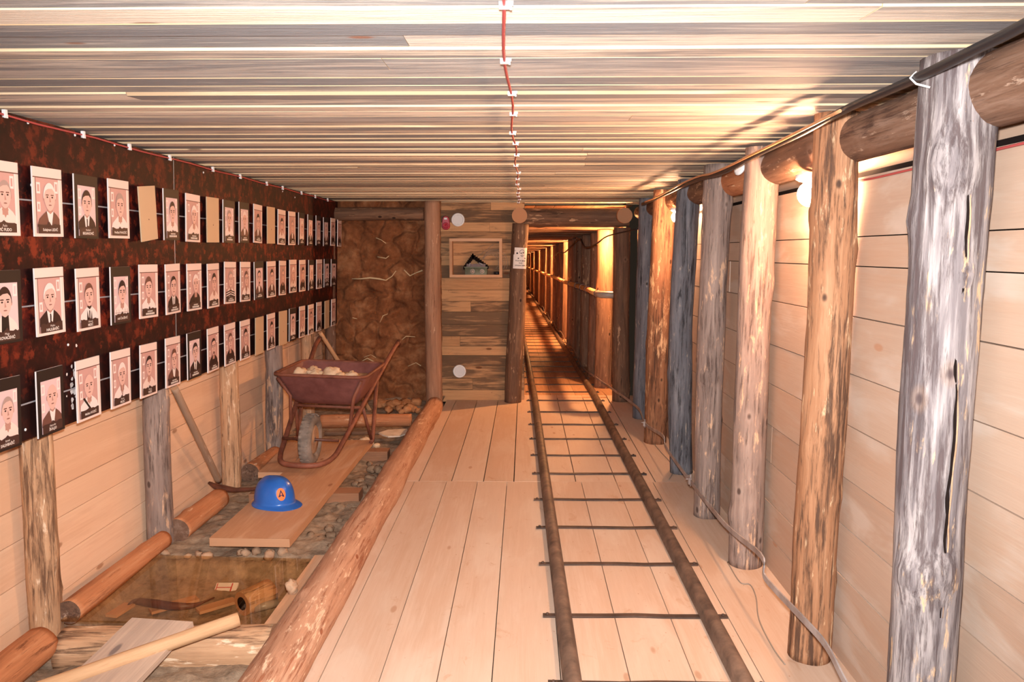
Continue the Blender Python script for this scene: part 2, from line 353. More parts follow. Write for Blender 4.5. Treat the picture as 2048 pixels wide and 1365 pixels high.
class MB:
    """collects shapes and builds ONE mesh object"""
    def __init__(s):
        s.v, s.f, s.m, s.uv, s.rn, s.sm = [], [], [], [], [], []
    def quad(s, pts, mat=0, uv=None, rnd=(0, 0), sm=False):
        i = len(s.v); s.v += [tuple(p) for p in pts]; n = len(pts)
        s.f.append(tuple(range(i, i + n))); s.m.append(mat); s.sm.append(sm)
        s.uv.append(uv or [(0, 0)] * n); s.rn.append([rnd] * n)
    def box(s, o, du, dv, dw, mat=0, rnd=(0, 0), mats=None):
        """o corner; du length, dv width, dw thickness vectors. mats: -u +u -v +v -w +w"""
        o, du, dv, dw = Vector(o), Vector(du), Vector(dv), Vector(dw)
        L, Wd, T = du.length, dv.length, dw.length
        mm = mats or [mat] * 6
        c = lambda a, b, d: o + du * a + dv * b + dw * d
        def q(pts, uv, m): s.quad(pts, m, uv, rnd)
        flip = du.cross(dv).dot(dw) < 0
        fs = [([c(0,0,0), c(0,0,1), c(0,1,1), c(0,1,0)], [(0,0),(0,T),(Wd*.05,T),(Wd*.05,0)], mm[0]),
              ([c(1,0,0), c(1,1,0), c(1,1,1), c(1,0,1)], [(0,0),(Wd*.05,0),(Wd*.05,T),(0,T)], mm[1]),
              ([c(0,0,0), c(1,0,0), c(1,0,1), c(0,0,1)], [(0,0),(L,0),(L,T),(0,T)], mm[2]),
              ([c(0,1,0), c(0,1,1), c(1,1,1), c(1,1,0)], [(0,0),(0,T),(L,T),(L,0)], mm[3]),
              ([c(0,0,0), c(0,1,0), c(1,1,0), c(1,0,0)], [(0,0),(0,Wd),(L,Wd),(L,0)], mm[4]),
              ([c(0,0,1), c(1,0,1), c(1,1,1), c(0,1,1)], [(0,0),(L,0),(L,Wd),(0,Wd)], mm[5])]
        for p, uv, m in fs:
            if flip: p, uv = p[::-1], uv[::-1]
            q(p, uv, m)
    def cbox(s, c, size, mat=0, rnd=(0, 0)):
        c = Vector(c); x, y, z = size
        s.box(c - Vector((x/2, y/2, z/2)), (x, 0, 0), (0, y, 0), (0, 0, z), mat, rnd)
    def tube(s, pts, r, seg=10, mat=0, caps=True, flat=None):
        """tube along points; r number or list; flat=(a,b) scales the two cross axes"""
        pts = [Vector(p) for p in pts]; n = len(pts)
        rs = r if isinstance(r, (list, tuple)) else [r] * n
        i0 = len(s.v); prev = None
        for k, p in enumerate(pts):
            d = (pts[min(k+1, n-1)] - pts[max(k-1, 0)]).normalized()
            if prev is None:
                a = Vector((0, 0, 1)) if abs(d.z) < 0.95 else Vector((1, 0, 0))
                u = (a - d * a.dot(d)).normalized()
            else:
                u = (prev - d * prev.dot(d)).normalized()
            prev = u; w = d.cross(u)
            fa, fb = flat or (1, 1)
            for j in range(seg):
                t = 2 * math.pi * j / seg
                s.v.append(tuple(p + u * (math.cos(t) * rs[k] * fa) + w * (math.sin(t) * rs[k] * fb)))
        for k in range(n - 1):
            for j in range(seg):
                a, b = i0 + k*seg + j, i0 + k*seg + (j+1) % seg
                s.f.append((a, b, b + seg, a + seg)); s.m.append(mat); s.sm.append(True)
                s.uv.append([(0, 0)] * 4); s.rn.append([(0, 0)] * 4)
        if caps:
            for base, rev in ((i0, True), (i0 + (n-1)*seg, False)):
                idx = list(range(base, base + seg))
                if rev: idx = idx[::-1]
                s.f.append(tuple(idx)); s.m.append(mat); s.sm.append(False)
                s.uv.append([(0, 0)] * seg); s.rn.append([(0, 0)] * seg)
        return s
    def lathe(s, prof, seg=24, mat=0, M=None, close=False):
        """profile of (r, z) turned about Z"""
        i0 = len(s.v); M = M or Matrix()
        for r, z in prof:
            for j in range(seg):
                t = 2 * math.pi * j / seg
                s.v.append(tuple(M @ Vector((r * math.cos(t), r * math.sin(t), z))))
        n = len(prof)
        for k in range(n - 1 + (1 if close else 0)):
            for j in range(seg):
                a, b = i0 + k*seg + j, i0 + k*seg + (j+1) % seg
                c, d = i0 + ((k+1) % n)*seg + (j+1) % seg, i0 + ((k+1) % n)*seg + j
                s.f.append((a, b, c, d)); s.m.append(mat); s.sm.append(True)
                s.uv.append([(0, 0)] * 4); s.rn.append([(0, 0)] * 4)
        return s
    def build(s, name, mats, parent=None, merge=False):
        me = bpy.data.meshes.new(name)
        me.from_pydata(s.v, [], s.f)
        for m in (mats if isinstance(mats, list) else [mats]): me.materials.append(m)
        me.polygons.foreach_set('material_index', s.m)
        me.polygons.foreach_set('use_smooth', s.sm)
        for nm, dat in (('uv', s.uv), ('rnd', s.rn)):
            l = me.uv_layers.new(name=nm)
            l.data.foreach_set('uv', [x for f in dat for p in f for x in p])
        me.update()
        return link(name, me, parent)

def log(name, p0, p1, r0, r1, mat, seed=0, bend=0.0, bdir=(1, 0, 0), knots=3, rough=0.05, seg=28, step=0.035, cap=None, parent=None, fine=0.02, kn=None):
    """a stripped tree trunk from p0 to p1 (local Z along it), uneven, with knot bumps"""
    p0, p1 = Vector(p0), Vector(p1)
    d = p1 - p0; L = d.length
    rg = random.Random(seed * 7919 + 13)
    n = max(3, int(L / step))
    q = Vector((0, 0, 1)).rotation_difference(d.normalized())
    bd = q.inverted() @ Vector(bdir); bd.z = 0
    ks = [(rg.uniform(0, 6.28), rg.uniform(0.08, 0.92) * L, rg.uniform(0.06, 0.16), rg.uniform(0.015, 0.035)) for _ in range(knots)]
    if kn: ks = [(R(a), z, h, w) for a, z, h, w in kn] + ks[:4]
    v, f, m, sm = [], [], [], []
    so = seed * 3.77
    for i in range(n + 1):
        t = i / n; z = t * L; r = r0 + (r1 - r0) * t
        off = bd * (math.sin(math.pi * t) * bend)
        off = off + Vector((mn.noise(Vector((so, 1.3, z * 1.4))), mn.noise(Vector((so + 9, 4.1, z * 1.4))), 0)) * (0.10 * r)
        for j in range(seg):
            a = 2 * math.pi * j / seg
            ca, sa = math.cos(a), math.sin(a)
            rr = r * (1 + rough * 1.6 * mn.noise(Vector((ca * 1.2 + so, sa * 1.2, z * 2.2))) + fine * mn.noise(Vector((ca * 4 + so, sa * 4, z * 14))))
            for ka, kz, kh, kw in ks:
                da = (a - ka + math.pi) % (2 * math.pi) - math.pi
                e = (da * r / (kw * 1.3)) ** 2 + ((z - kz) / (kw * 1.6)) ** 2
                if e < 8: rr += r * kh * math.exp(-e)
            v.append((off.x + ca * rr, off.y + sa * rr, z))
    for i in range(n):
        for j in range(seg):
            a, b = i * seg + j, i * seg + (j + 1) % seg
            f.append((a, b, b + seg, a + seg)); m.append(0); sm.append(True)
    for base, rev in ((0, True), (n * seg, False)):
        idx = list(range(base, base + seg))
        f.append(tuple(idx[::-1] if rev else idx)); m.append(1); sm.append(False)
    me = bpy.data.meshes.new(name)
    me.from_pydata(v, [], f)
    me.materials.append(mat); me.materials.append(cap or K['cut_end'])
    me.polygons.foreach_set('material_index', m); me.polygons.foreach_set('use_smooth', sm)
    me.update()
    o = link(name, me, parent)
    o.location = p0; o.rotation_mode = 'QUATERNION'; o.rotation_quaternion = q
    return o

def rock(name, c, size, mat, seed, parent=None, sub=3, rough=0.35):
    bm = bmesh.new()
    bmesh.ops.create_icosphere(bm, subdivisions=sub, radius=1.0)
    so = seed * 2.31
    for v in bm.verts:
        p = v.co.copy()
        k = 1 + rough * mn.noise(p * 1.1 + Vector((so, 0, 0))) + rough * 0.5 * mn.noise(p * 2.7 + Vector((0, so, 0)))
        # facet: pull towards a few planes
        vo = mn.voronoi(p * 1.3 + Vector((so, so, 0)))[0]
        k *= 1 - 0.18 * (vo[1] - vo[0] < 0.12)
        v.co = Vector((p.x * size[0], p.y * size[1], p.z * size[2])) * k
    me = bpy.data.meshes.new(name); bm.to_mesh(me); bm.free()
    me.materials.append(mat); smooth(me, True)
    o = link(name, me, parent); o.location = c
    o.rotation_euler = (0, 0, seed * 1.3)
    return o

def text_polys(s, size, bold=False):
    cu = bpy.data.curves.new('lettering', 'FONT')
    cu.body = s; cu.size = size; cu.align_x = 'CENTER'; cu.align_y = 'CENTER'
    cu.resolution_u = 2
    if bold: cu.offset = size * 0.018
    o = bpy.data.objects.new('lettering', cu); COL.objects.link(o)
    dg = bpy.context.evaluated_depsgraph_get(); dg.update()
    me = bpy.data.meshes.new_from_object(o.evaluated_get(dg))
    vs = [tuple(v.co)[:2] for v in me.vertices]; fs = [tuple(p.vertices) for p in me.polygons]
    bpy.data.objects.remove(o); bpy.data.curves.remove(cu); bpy.data.meshes.remove(me)
    return vs, fs

def curve(pts, n=6):
    """Catmull-Rom through points"""
    P = [Vector(p) for p in pts]; out = []
    for i in range(len(P) - 1):
        p0, p1, p2, p3 = P[max(i-1, 0)], P[i], P[i+1], P[min(i+2, len(P)-1)]
        for k in range(n):
            t = k / n
            out.append(0.5 * ((2*p1) + (p2-p0)*t + (2*p0-5*p1+4*p2-p3)*t*t + (3*p1-p0-3*p2+p3)*t**3))
    out.append(P[-1]); return out

rg = random.Random(4)
def rr(): return (rg.random(), rg.random())

# ------------------------------------------------------------------ measures of the room
ZC = 2.125                                   # ceiling
XR0 = 1.245                                  # timber wall beside the posts
XL = -2.135                                  # timber wall behind the memorial panel
YB = 8.42                                    # end wall
Y0 = -0.9                                    # room goes on behind the photographer
XC = -0.92                                   # kerb log

# ------------------------------------------------------------------ setting
def structure(o): o['kind'] = 'structure'; return o

# floor deck
b = MB()
near = [-0.845, -0.77, -0.543, -0.326, -0.12, 0.14, 0.40, 0.645, 0.90, 1.265]
far = [-0.845, -0.74, -0.51, -0.285, -0.072, 0.14, 0.363, 0.645, 0.92, 1.265]
for edges, ya, yb, g in ((near, Y0, 5.36, 0.002), (far, 5.364, 8.72, 0.0035)):
    for a, c in zip(edges, edges[1:]):
        if a < -0.1 and yb > 8: ye = YB
        else: ye = yb
        b.box((a + g, ya, -0.035 + rg.uniform(-0.001, 0.001)), (0, ye - ya, 0), (c - a - 2*g, 0, 0), (0, 0, 0.035), 0, rr())
b.box((-0.845, Y0, -0.06), (2.1, 0, 0), (0, 9.6, 0), (0, 0, 0.02), 1)
structure(b.build('floor', [K['floor'], K['dark']]))

# ceiling: rough boards laid across, near edges hanging a little
b = MB(); y = Y0
while y < 8.9:
    w = rg.uniform(0.098, 0.132)
    cuts = [-2.19]
    if rg.random() < 0.45: cuts.append(rg.uniform(-1.4, 0.9))
    cuts.append(1.36)
    base = ZC + rg.choice([0, 0, 0, 0, 0.004, 0.006])
    for a, c in zip(cuts, cuts[1:]):
        zn = base - rg.choice([0.0003, 0.0005, 0.001, 0.002, 0.003, 0.005]) - rg.uniform(0, 0.001)
        sk = rg.uniform(-0.004, 0.004)
        o = Vector((a, y, zn)); du = Vector((c - a - 0.002, sk, 0)); dv = Vector((0, w - 0.001, base - zn)); dw = Vector((0, 0, 0.022))
        b.box(o, du, dv, dw, 0, rr(), [1, 1, 1, 0, 0, 0])
    y += w
b.box((-2.19, Y0, ZC + 0.036), (3.56, 0, 0), (0, 9.9, 0), (0, 0, 0.02), 2)
structure(b.build('ceiling', [K['ceil'], K['ceil_edge'], K['dark']]))

# right wall: boards up to the ceiling logs, set back above them
b = MB(); z = -0.03
for h in [0.2, 0.17, 0.2, 0.19, 0.21, 0.2, 0.22, 0.19, 0.11, 0.22, 0.26]:
    ys = [Y0, rg.uniform(0.6, 1.9), rg.uniform(3.6, 5.2), rg.uniform(6.3, 7.6), 8.75]
    set_back = z > 1.85
    for a, c in zip(ys, ys[1:]):
        x = XR0 + (0.075 if set_back else 0) + rg.uniform(0, 0.004)
        b.box((x, a, z), (0, c - a - 0.002, 0), (0, 0, h - 0.004), (0.025, 0, 0), 0, rr())
    z += h
b.box((XR0 + 0.03, Y0, -0.05), (0, 9.65, 0), (0, 0, 1.95), (0.02, 0, 0), 1)
b.box((XR0 + 0.103, Y0, 1.86), (0, 9.65, 0), (0, 0, 0.32), (0.02, 0, 0), 1)
structure(b.build('wall_right', [K['pine_right'], K['dark']]))

# left wall
b = MB(); z = -0.33
for h in [0.2, 0.17, 0.17, 0.18, 0.14, 0.22, 0.2, 0.21, 0.19, 0.2, 0.2, 0.22, 0.2, 0.2]:
    ys = [Y0, rg.uniform(1.0, 2.2), rg.uniform(4.3, 5.3), rg.uniform(6.3, 7.3), 8.3]
    if z > 2.12: break
    for a, c in zip(ys, ys[1:]):
        x = XL + rg.uniform(-0.004, 0)
        b.box((x, a, z), (0, c - a - 0.002, 0), (0, 0, h - 0.004), (-0.025, 0, 0), 0, rr())
    z += h
b.box((XL - 0.03, Y0, -0.33), (0, 9.3, 0), (0, 0, 2.5), (-0.02, 0, 0), 1)
structure(b.build('wall_left', [K['pine_left'], K['dark']]))

# end wall of weathered boards beside the tunnel mouth
b = MB(); z = -0.02
for h in [0.13, 0.125, 0.14, 0.115, 0.10, 0.11, 0.13, 0.135, 0.115, 0.12, 0.13, 0.13, 0.11, 0.13, 0.12, 0.10, 0.125, 0.10]:
    if z > 2.14: break
    cuts = [-1.0, 0.0]
    if rg.random() < 0.35: cuts = [-1.0, rg.uniform(-0.75, -0.3), 0.0]
    for a, c in zip(cuts, cuts[1:]):
        b.box((a, YB + rg.uniform(0, 0.006), z), (c - a - 0.002, 0, 0), (0, 0, h - 0.003), (0, 0.025, 0), 0, rr())
    z += h
b.box((-1.0, YB + 0.035, -0.05), (1.0, 0, 0), (0, 0, 2.25), (0, 0.02, 0), 1)
structure(b.build('wall_end', [K['end_boards'], K['dark']]))
# wall behind the photographer
b = MB(); z = -0.3
while z < 2.15:
    b.box((-2.16, Y0 + rg.uniform(0, 0.004), z), (3.55, 0, 0), (0, 0, 0.196), (0, -0.025, 0), 0, rr()); z += 0.2
structure(b.build('wall_front', [K['pine_right']]))

# clay face closing the left bay
def clay_wall():
    nx, nz = 110, 190
    v, f = [], []
    for i in range(nx + 1):
        for k in range(nz + 1):
            x = -2.13 + (-0.86 + 2.13) * i / nx; z = -0.15 + 2.3 * k / nz
            p = Vector((x * 4.6 + 0.55 * mn.noise(Vector((x * 6, 5, z * 6))), 7.7, z * 5.0 + 0.55 * mn.noise(Vector((x * 6, 0, z * 6)))))
            vo = mn.voronoi(p)[0]
            e = min(1.0, (vo[1] - vo[0]) * 2.8)
            dpt = 0.050 * (e ** 0.7) + 0.03 * mn.noise(Vector((x * 4.1, 8, z * 3.7))) + 0.035 * mn.noise(Vector((x * 2, 3, z * 2))) + 0.02 * mn.noise(Vector((x * 9, 3, z * 9))) + 0.008 * mn.noise(Vector((x * 30, 3, z * 30)))
            slope = 0.10 * max(0, 0.5 - z)
            v.append((x, 8.17 - dpt - slope, z))
    for i in range(nx):
        for k in range(nz):
            a = i * (nz + 1) + k
            f.append((a, a + nz + 1, a + nz + 2, a + 1))
    me = bpy.data.meshes.new('wall_back'); me.from_pydata(v, [], f); me.materials.append(K['clay']); smooth(me)
    return structure(link('wall_back', me))
clay = clay_wall()
# pale roots in the clay
for k, path in enumerate([[(704,558),(722,558),(740,556),(757,558),(772,561),(784,553),(792,542)], [(808,540),(820,552),(832,546),(845,541)], [(705,636),(714,638)], [(760,645),(766,632),(776,628)],
                          [(728,715),(742,710),(752,716)], [(804,680),(812,673),(830,674)], [(752,476),(762,480),(772,487)], [(755,514),(772,517),(778,512)], [(718,726),(735,717),(755,728)], [(816,733),(832,726),(842,732)]]):
    b = MB()
    r0 = 0.007 if k in (0, 1) else 0.004
    b.tube([at(x, y, 1, 8.055 + rg.uniform(-0.008, 0.008)) for x, y in path], [r0 * rg.uniform(0.5, 1.6) for _ in path], 6)
    o = b.build('root', K['root'], clay)

# loose ground of the left bay with the covered pit
PIT = (-2.03, -1.115, 3.17, 3.96)
def ground():
    nx, ny = 72, 330
    v, f = [], []
    for i in range(nx + 1):
        for k in range(ny + 1):
            x = -2.12 + (-0.84 + 2.12) * i / nx; y = 1.2 + 7.0 * k / ny
            z = -0.055 + 0.025 * mn.noise(Vector((x * 3, y * 3, 0))) + 0.016 * mn.noise(Vector((x * 11, y * 11, 2))) + 0.007 * mn.noise(Vector((x * 24, y * 24, 5)))
            z += 0.10 * max(0, (y - 7.3)) / 0.8
            if y > 4.05: z += 0.02
            if PIT[0] < x < PIT[1] - 0.0 and PIT[2] < y < PIT[3]:
                ed = min(x - PIT[0], PIT[1] - x, y - PIT[2], PIT[3] - y)
                z = -0.05 - 0.20 * min(1, ed / 0.05) * 0.38 + 0.5 * (z + 0.055) + 0.04 * max(0, (y - 3.6)) / 0.36
            v.append((x, y, z))
    for i in range(nx):
        for k in range(ny):
            a = i * (ny + 1) + k
            f.append((a, a + ny + 1, a + ny + 2, a + 1))
    me = bpy.data.meshes.new('loose_ground'); me.from_pydata(v, [], f); me.materials.append(K['ground']); smooth(me)
    o = link('loose_ground', me)
    return tag(o, 'grey loose earth and gravel between the kerb log and the panelled wall', 'ground', kind='stuff')
ground()

# ------------------------------------------------------------------ tunnel beyond the end wall
TY0 = 8.55
TYAW, TDROP, TLEN = R(1.06), R(0.6), 40.0
def T(x, s, z):
    """tunnel coordinates: x across, s metres in, z up"""
    return Vector((x - math.tan(TYAW) * s, TY0 + s, z - math.tan(TDROP) * s))
b = MB()
n = 40
for k in range(n):
    s0, s1 = TLEN * k / n, TLEN * (k + 1) / n
    for xa, xb in ((-0.32, 0.02), (0.022, 0.30), (0.302, 0.58), (0.582, 0.84), (0.842, 1.16)):
        r_ = rr() if k % 4 == 0 else r_
        b.quad([T(xa, s0, 0), T(xb, s0, 0), T(xb, s1, 0), T(xa, s1, 0)], 0, [(s0, xa), (s0, xb), (s1, xb), (s1, xa)], r_)
structure(b.build('floor_tunnel', [K['tunnel_floor']]))
def lagging(name, fn, n_b, w):
    b = MB()
    for i in range(n_b):
        for k in range(8):
            s0, s1 = TLEN * k / 8, TLEN * (k + 1) / 8
            p = [fn(s0, i * w), fn(s1, i * w), fn(s1, (i + 1) * w - 0.004), fn(s0, (i + 1) * w - 0.004)]
            b.quad(p, 0, [(s0, 0), (s1, 0), (s1, w), (s0, w)], rr())
    return structure(b.build(name, [K['tunnel_boards']]))
lagging('wall_tunnel_right', lambda s, z: T(1.09, s, z), 11, 0.2)
lagging('wall_tunnel_left', lambda s, z: T(-0.27, s, z), 11, 0.2)
lagging('ceiling_tunnel', lambda s, x: T(-0.3 + x, s, 2.10), 7, 0.21)
b = MB(); b.quad([T(-0.4, TLEN, -0.1), T(1.2, TLEN, -0.1), T(1.2, TLEN, 2.2), T(-0.4, TLEN, 2.2)])
structure(b.build('wall_tunnel_end', [K['dark']]))

tun_s = [0.75]
while tun_s[-1] < 38: tun_s.append(tun_s[-1] + (0.95 if len(tun_s) < 6 else 1.15))
protoR = [log('tunnel_prop', T(0.955, tun_s[0], 0), T(0.955, tun_s[0], 1.87), 0.105, 0.095, K['log_tunnel'], 60, knots=4)]
protoC = [log('tunnel_cap_log', T(-0.25, tun_s[0], 1.955), T(1.07, tun_s[0], 1.955), 0.09, 0.085, K['log_tunnel'], 70, knots=3, seg=20)]
protoL = [log('tunnel_prop', T(-0.14, tun_s[0], 0), T(-0.14, tun_s[0], 1.87), 0.1, 0.09, K['log_tunnel'], 80, knots=3)]
G_R, G_C, G_L = 'log props along the pipe side of the tunnel', 'cap logs across the tunnel roof', 'log props along the far side of the tunnel'
tag(protoR[0], 'rough dark log prop standing behind the handrail pipe in the tunnel', 'prop', G_R)
tag(protoC[0], 'log cap beam laid across the tunnel roof on two props', 'beam', G_C)
tag(protoL[0], 'rough log prop of the tunnel side opposite the handrail pipe', 'prop', G_L)
for k, s in enumerate(tun_s[1:], 1):
    for pr, x, z in ((protoR[0], 0.955, 0), (protoC[0], -0.25, 1.955), (protoL[0], -0.14, 0)):
        if pr is protoL[0] and k > 6: continue
        o = pr.copy(); COL.objects.link(o)
        o.location = T(x + rg.uniform(-0.015, 0.015), s, z)
        if pr is not protoC[0]:
            o.rotation_quaternion = Quaternion((0, 0, 1), rg.uniform(0, 6.28)) @ Quaternion((1, 0, 0), rg.uniform(-0.01, 0.01))
        else:
            o.scale = (rg.uniform(0.9, 1.1),) * 2 + (1,)

# lamps
def lamp(name, p, r, mat, label, group, into=(-1, 0, 0)):
    t = thing(name, p, label, 'lamp', group)
    d = Vector(into)
    q = Vector((0, 0, 1)).rotation_difference(d).to_matrix().to_4x4()
    b = MB(); b.lathe([(r * .1, 0), (r * 1.15, 0), (r * 1.15, 0.018), (r * .85, 0.026), (r * 0.2, 0.026)], 20, 0, q); b.build('lamp_base', K['white_plastic'], t)
    b = MB(); pr = [(r * math.sin(a), 0.026 + r * 0.9 - r * 0.95 * math.cos(a)) for a in [math.pi * i / 10 for i in range(0, 11)]]
    b.lathe([(max(x, 0.0005), z) for x, z in pr], 20, 0, q); b.build('bulb', mat, t)
    return t
lamp('bulkhead_lamp', (1.165, 3.25, 1.912), 0.056, K['bulb_room'], 'glowing white lamp hanging under the ceiling log beside the flecked orange post', None, (0, 0, -1))
lamp('bulkhead_lamp', (1.155, 6.02, 1.932), 0.045, K['bulb_room'], 'glowing lamp under the ceiling log hidden behind the slate grey posts', None, (0, 0, -1))
for k, s in enumerate((0.30, 5.9, 10.4, 13.9, 18.5, 24.2, 29.9, 35.5)):
    lamp('tunnel_lamp', T(1.035 if s < 1 else 0.955, s, 1.84), 0.027 if s < 1 else 0.034, K['bulb_tunnel'], 'small glowing lamp on the tunnel wall between two log props', 'lamps along the tunnel wall', (0, 0, -1))

# ------------------------------------------------------------------ posts and spreader logs of the right-hand row
posts = [  # base (x, y), top x, radius base/top, material, label, seed, bend
    (1.14, 2.13, 1.13, 0.086, 0.092, 'log_pale', 'big pale grey knotty log post with a long dark crack, tied to the black cable', 3, 0.012),
    (1.136, 2.99, 1.150, 0.083, 0.082, 'log_orange', 'orange brown log post flecked with dark bark, right beside the glowing lamp', 5, -0.01),
    (1.141, 3.92, 1.155, 0.083, 0.083, 'log_grey', 'pale grey brown log post with a fine lengthwise crack, beyond the flecked orange post', 8, 0.008),
    (1.115, 4.67, 1.122, 0.080, 0.079, 'log_grey', 'grey log post dotted with dark knots, beside a crooked slate grey post', 11, 0.006),
    (1.148, 5.62, 1.158, 0.085, 0.082, 'log_slate', 'crooked slate grey log post standing beside the knot-dotted grey post', 14, 0.03),
    (1.105, 6.53, 1.142, 0.094, 0.09, 'log_rust', 'rusty brown log post with pale flakes between two slate grey posts', 17, 0.006),
    (1.14, 7.52, 1.16, 0.085, 0.08, 'log_slate', 'straight slate grey log post next to the dark tunnel mouth post', 20, 0.004),
]
for (x, y, xt, r0, r1, mt, lab, sd, bd) in posts:
    tag(log('timber_post', (x, y, -0.002), (xt, y - 0.01, 2.105), r0, r1, K[mt], sd, bd, (-1, 0, 0), 9, 0.055, kn=[(236, 1.83, 0.30, 0.045), (214, 0.72, 0.24, 0.035), (264, 0.74, 0.24, 0.035)] if sd == 3 else None), lab, 'post')
big = bpy.data.objects['timber_post']
for nm, ang, rr_, mt in (('crack', 263, 0.0065, 'dark'), ('resin_seam', 267, 0.0042, 'edge_stone')):
    b = MB(); P = []
    for i in range(60):
        z = 0.62 + (1.93 - 0.62) * i / 59; a = R(ang + 7 * mn.noise(Vector((z * 4, 7, 0))) + 2.5 * mn.noise(Vector((z * 15, 3, len(nm))))); r = 0.0885 + 0.003 * (z - 1)
        P.append((r * math.cos(a), r * math.sin(a), z))
    b.tube(P, [rr_ * (0.55 + 0.6 * abs(mn.noise(Vector((i * 0.31, len(nm), 0))))) * (1 if 3 < i < 56 else 0.4) for i in range(60)], 6)
    b.build(nm, K[mt], big)
spans = [(1.16, 0.9, 2.085, 'log_brown', 0.098, 'thick brown log wedged under the ceiling in front of the big pale post'),
         (2.12, 2.12, 2.985, 'log_brown', 0.083, 'brown log wedged under the ceiling between the big pale post and the flecked orange post'),
         (0, 2.99, 3.915, 'log_brown', 0.084, 'brown log wedged under the ceiling directly above the glowing lamp'),
         (0, 3.92, 4.665, 'log_round', 0.086, 'reddish log under the ceiling with a white disc on its end'),
         (0, 4.67, 5.615, 'log_dark', 0.082, 'flaky dark log under the ceiling reaching the crooked slate post'),
         (0, 5.62, 6.525, 'log_rust', 0.08, 'rusty log under the ceiling between crooked slate post and rusty brown post'),
         (0, 6.53, 7.515, 'log_dark', 0.078, 'dark log under the ceiling between rusty brown post and straight slate post'),
         (0, 7.52, 8.30, 'log_dark', 0.07, 'short dark log under the ceiling next to the tunnel mouth beam')]
for k, (_, ya, yb, mt, r, lab) in enumerate(spans):
    xa = 1.205
    tag(log('spreader_log', (xa, ya, 2.01), (xa + (0.005 if k else 0), yb, 2.01), r, r * 0.98, K[mt], 30 + k, 0, (1, 0, 0), 4, 0.04), lab, 'log')
b = MB(); b.lathe([(0.002, 0), (0.042, 0), (0.044, 0.01), (0.03, 0.016), (0.002, 0.016)], 20, 0, Matrix.Translation((1.10, 4.08, 2.03)) @ Matrix.Rotation(R(-75), 4, 'Y') @ Matrix.Rotation(R(20), 4, 'X'))
tag(b.build('junction_box', K['white_plastic']), 'round white junction box on the reddish log under the ceiling', 'junction box')

# ------------------------------------------------------------------ left row of posts
for k, (x, y, r, mt, lab) in enumerate([
        (-2.065, 3.20, 0.064, 'log_left', 'brown log post under the memorial panel at the front end of the glass pane'),
        (-2.06, 4.26, 0.070, 'log_grey', 'grey brown log post under the panel behind the glass pane'),
        (-2.05, 5.32, 0.064, 'log_left', 'peeling log post right behind the pickaxe head'),
        (-2.045, 6.27, 0.072, 'log_grey', 'pale smooth log post beside the wheelbarrow tray'),
        (-2.04, 7.25, 0.062, 'log_left', 'flaky log post behind the wheelbarrow under the last plates'),
        (-1.99, 7.93, 0.055, 'log_brown', 'log post in the corner between the panel and the clay face')]):
    tag(log('timber_post', (x, y, -0.06), (x + 0.035, y, 2.10), r, r * 0.96, K[mt], 40 + k, 0.0, (1, 0, 0), 7, 0.05), lab, 'post')

# column, beams and mouth of the tunnel
tag(log('timber_column', (-0.93, 7.95, 0.0), (-0.925, 7.95, 2.11), 0.085, 0.078, K['log_column'], 51, 0, (1, 0, 0), 2, 0.02), 'smooth brown round column between the clay face and the weathered boards', 'column')
tag(log('lintel_log', (-2.0, 7.98, 1.985), (-1.012, 7.98, 1.985), 0.066, 0.064, K['log_dark'], 52, 0, (0, 0, 1), 3, 0.03), 'dark log lintel along the top of the clay face', 'beam')
tag(log('timber_post', (-0.122, 8.31, 0.0), (-0.04, 8.31, 1.90), 0.09, 0.086, K['log_dark'], 53, 0, (1, 0, 0), 5, 0.04), 'leaning brown log post carrying the skull warning sheet', 'post')
tag(log('timber_post', (1.045, 8.40, 0.0), (1.035, 8.40, 1.86), 0.092, 0.088, K['log_dark'], 54, 0, (1, 0, 0), 6, 0.05), 'dark brown log post at the tunnel mouth where the handrail pipe starts', 'post')
tag(log('lintel_log', (-0.02, 8.40, 1.965), (1.10, 8.40, 1.965), 0.10, 0.10, K['log_dark'], 55, 0, (0, 0, 1), 4, 0.05), 'thick log lintel across the top of the tunnel mouth', 'beam')
tag(log('log_stub', (-0.055, 8.215, 1.978), (-0.055, 8.42, 1.978), 0.079, 0.079, K['log_round'], 56, 0, (0, 0, 1), 0, 0.01), 'round sawn log end above the post with the skull sheet', 'log')
tag(log('log_stub', (1.035, 8.205, 1.978), (1.035, 8.30, 1.978), 0.079, 0.079, K['log_round'], 57, 0, (0, 0, 1), 0, 0.01), 'round sawn log end above the tunnel post beside the slate post', 'log')

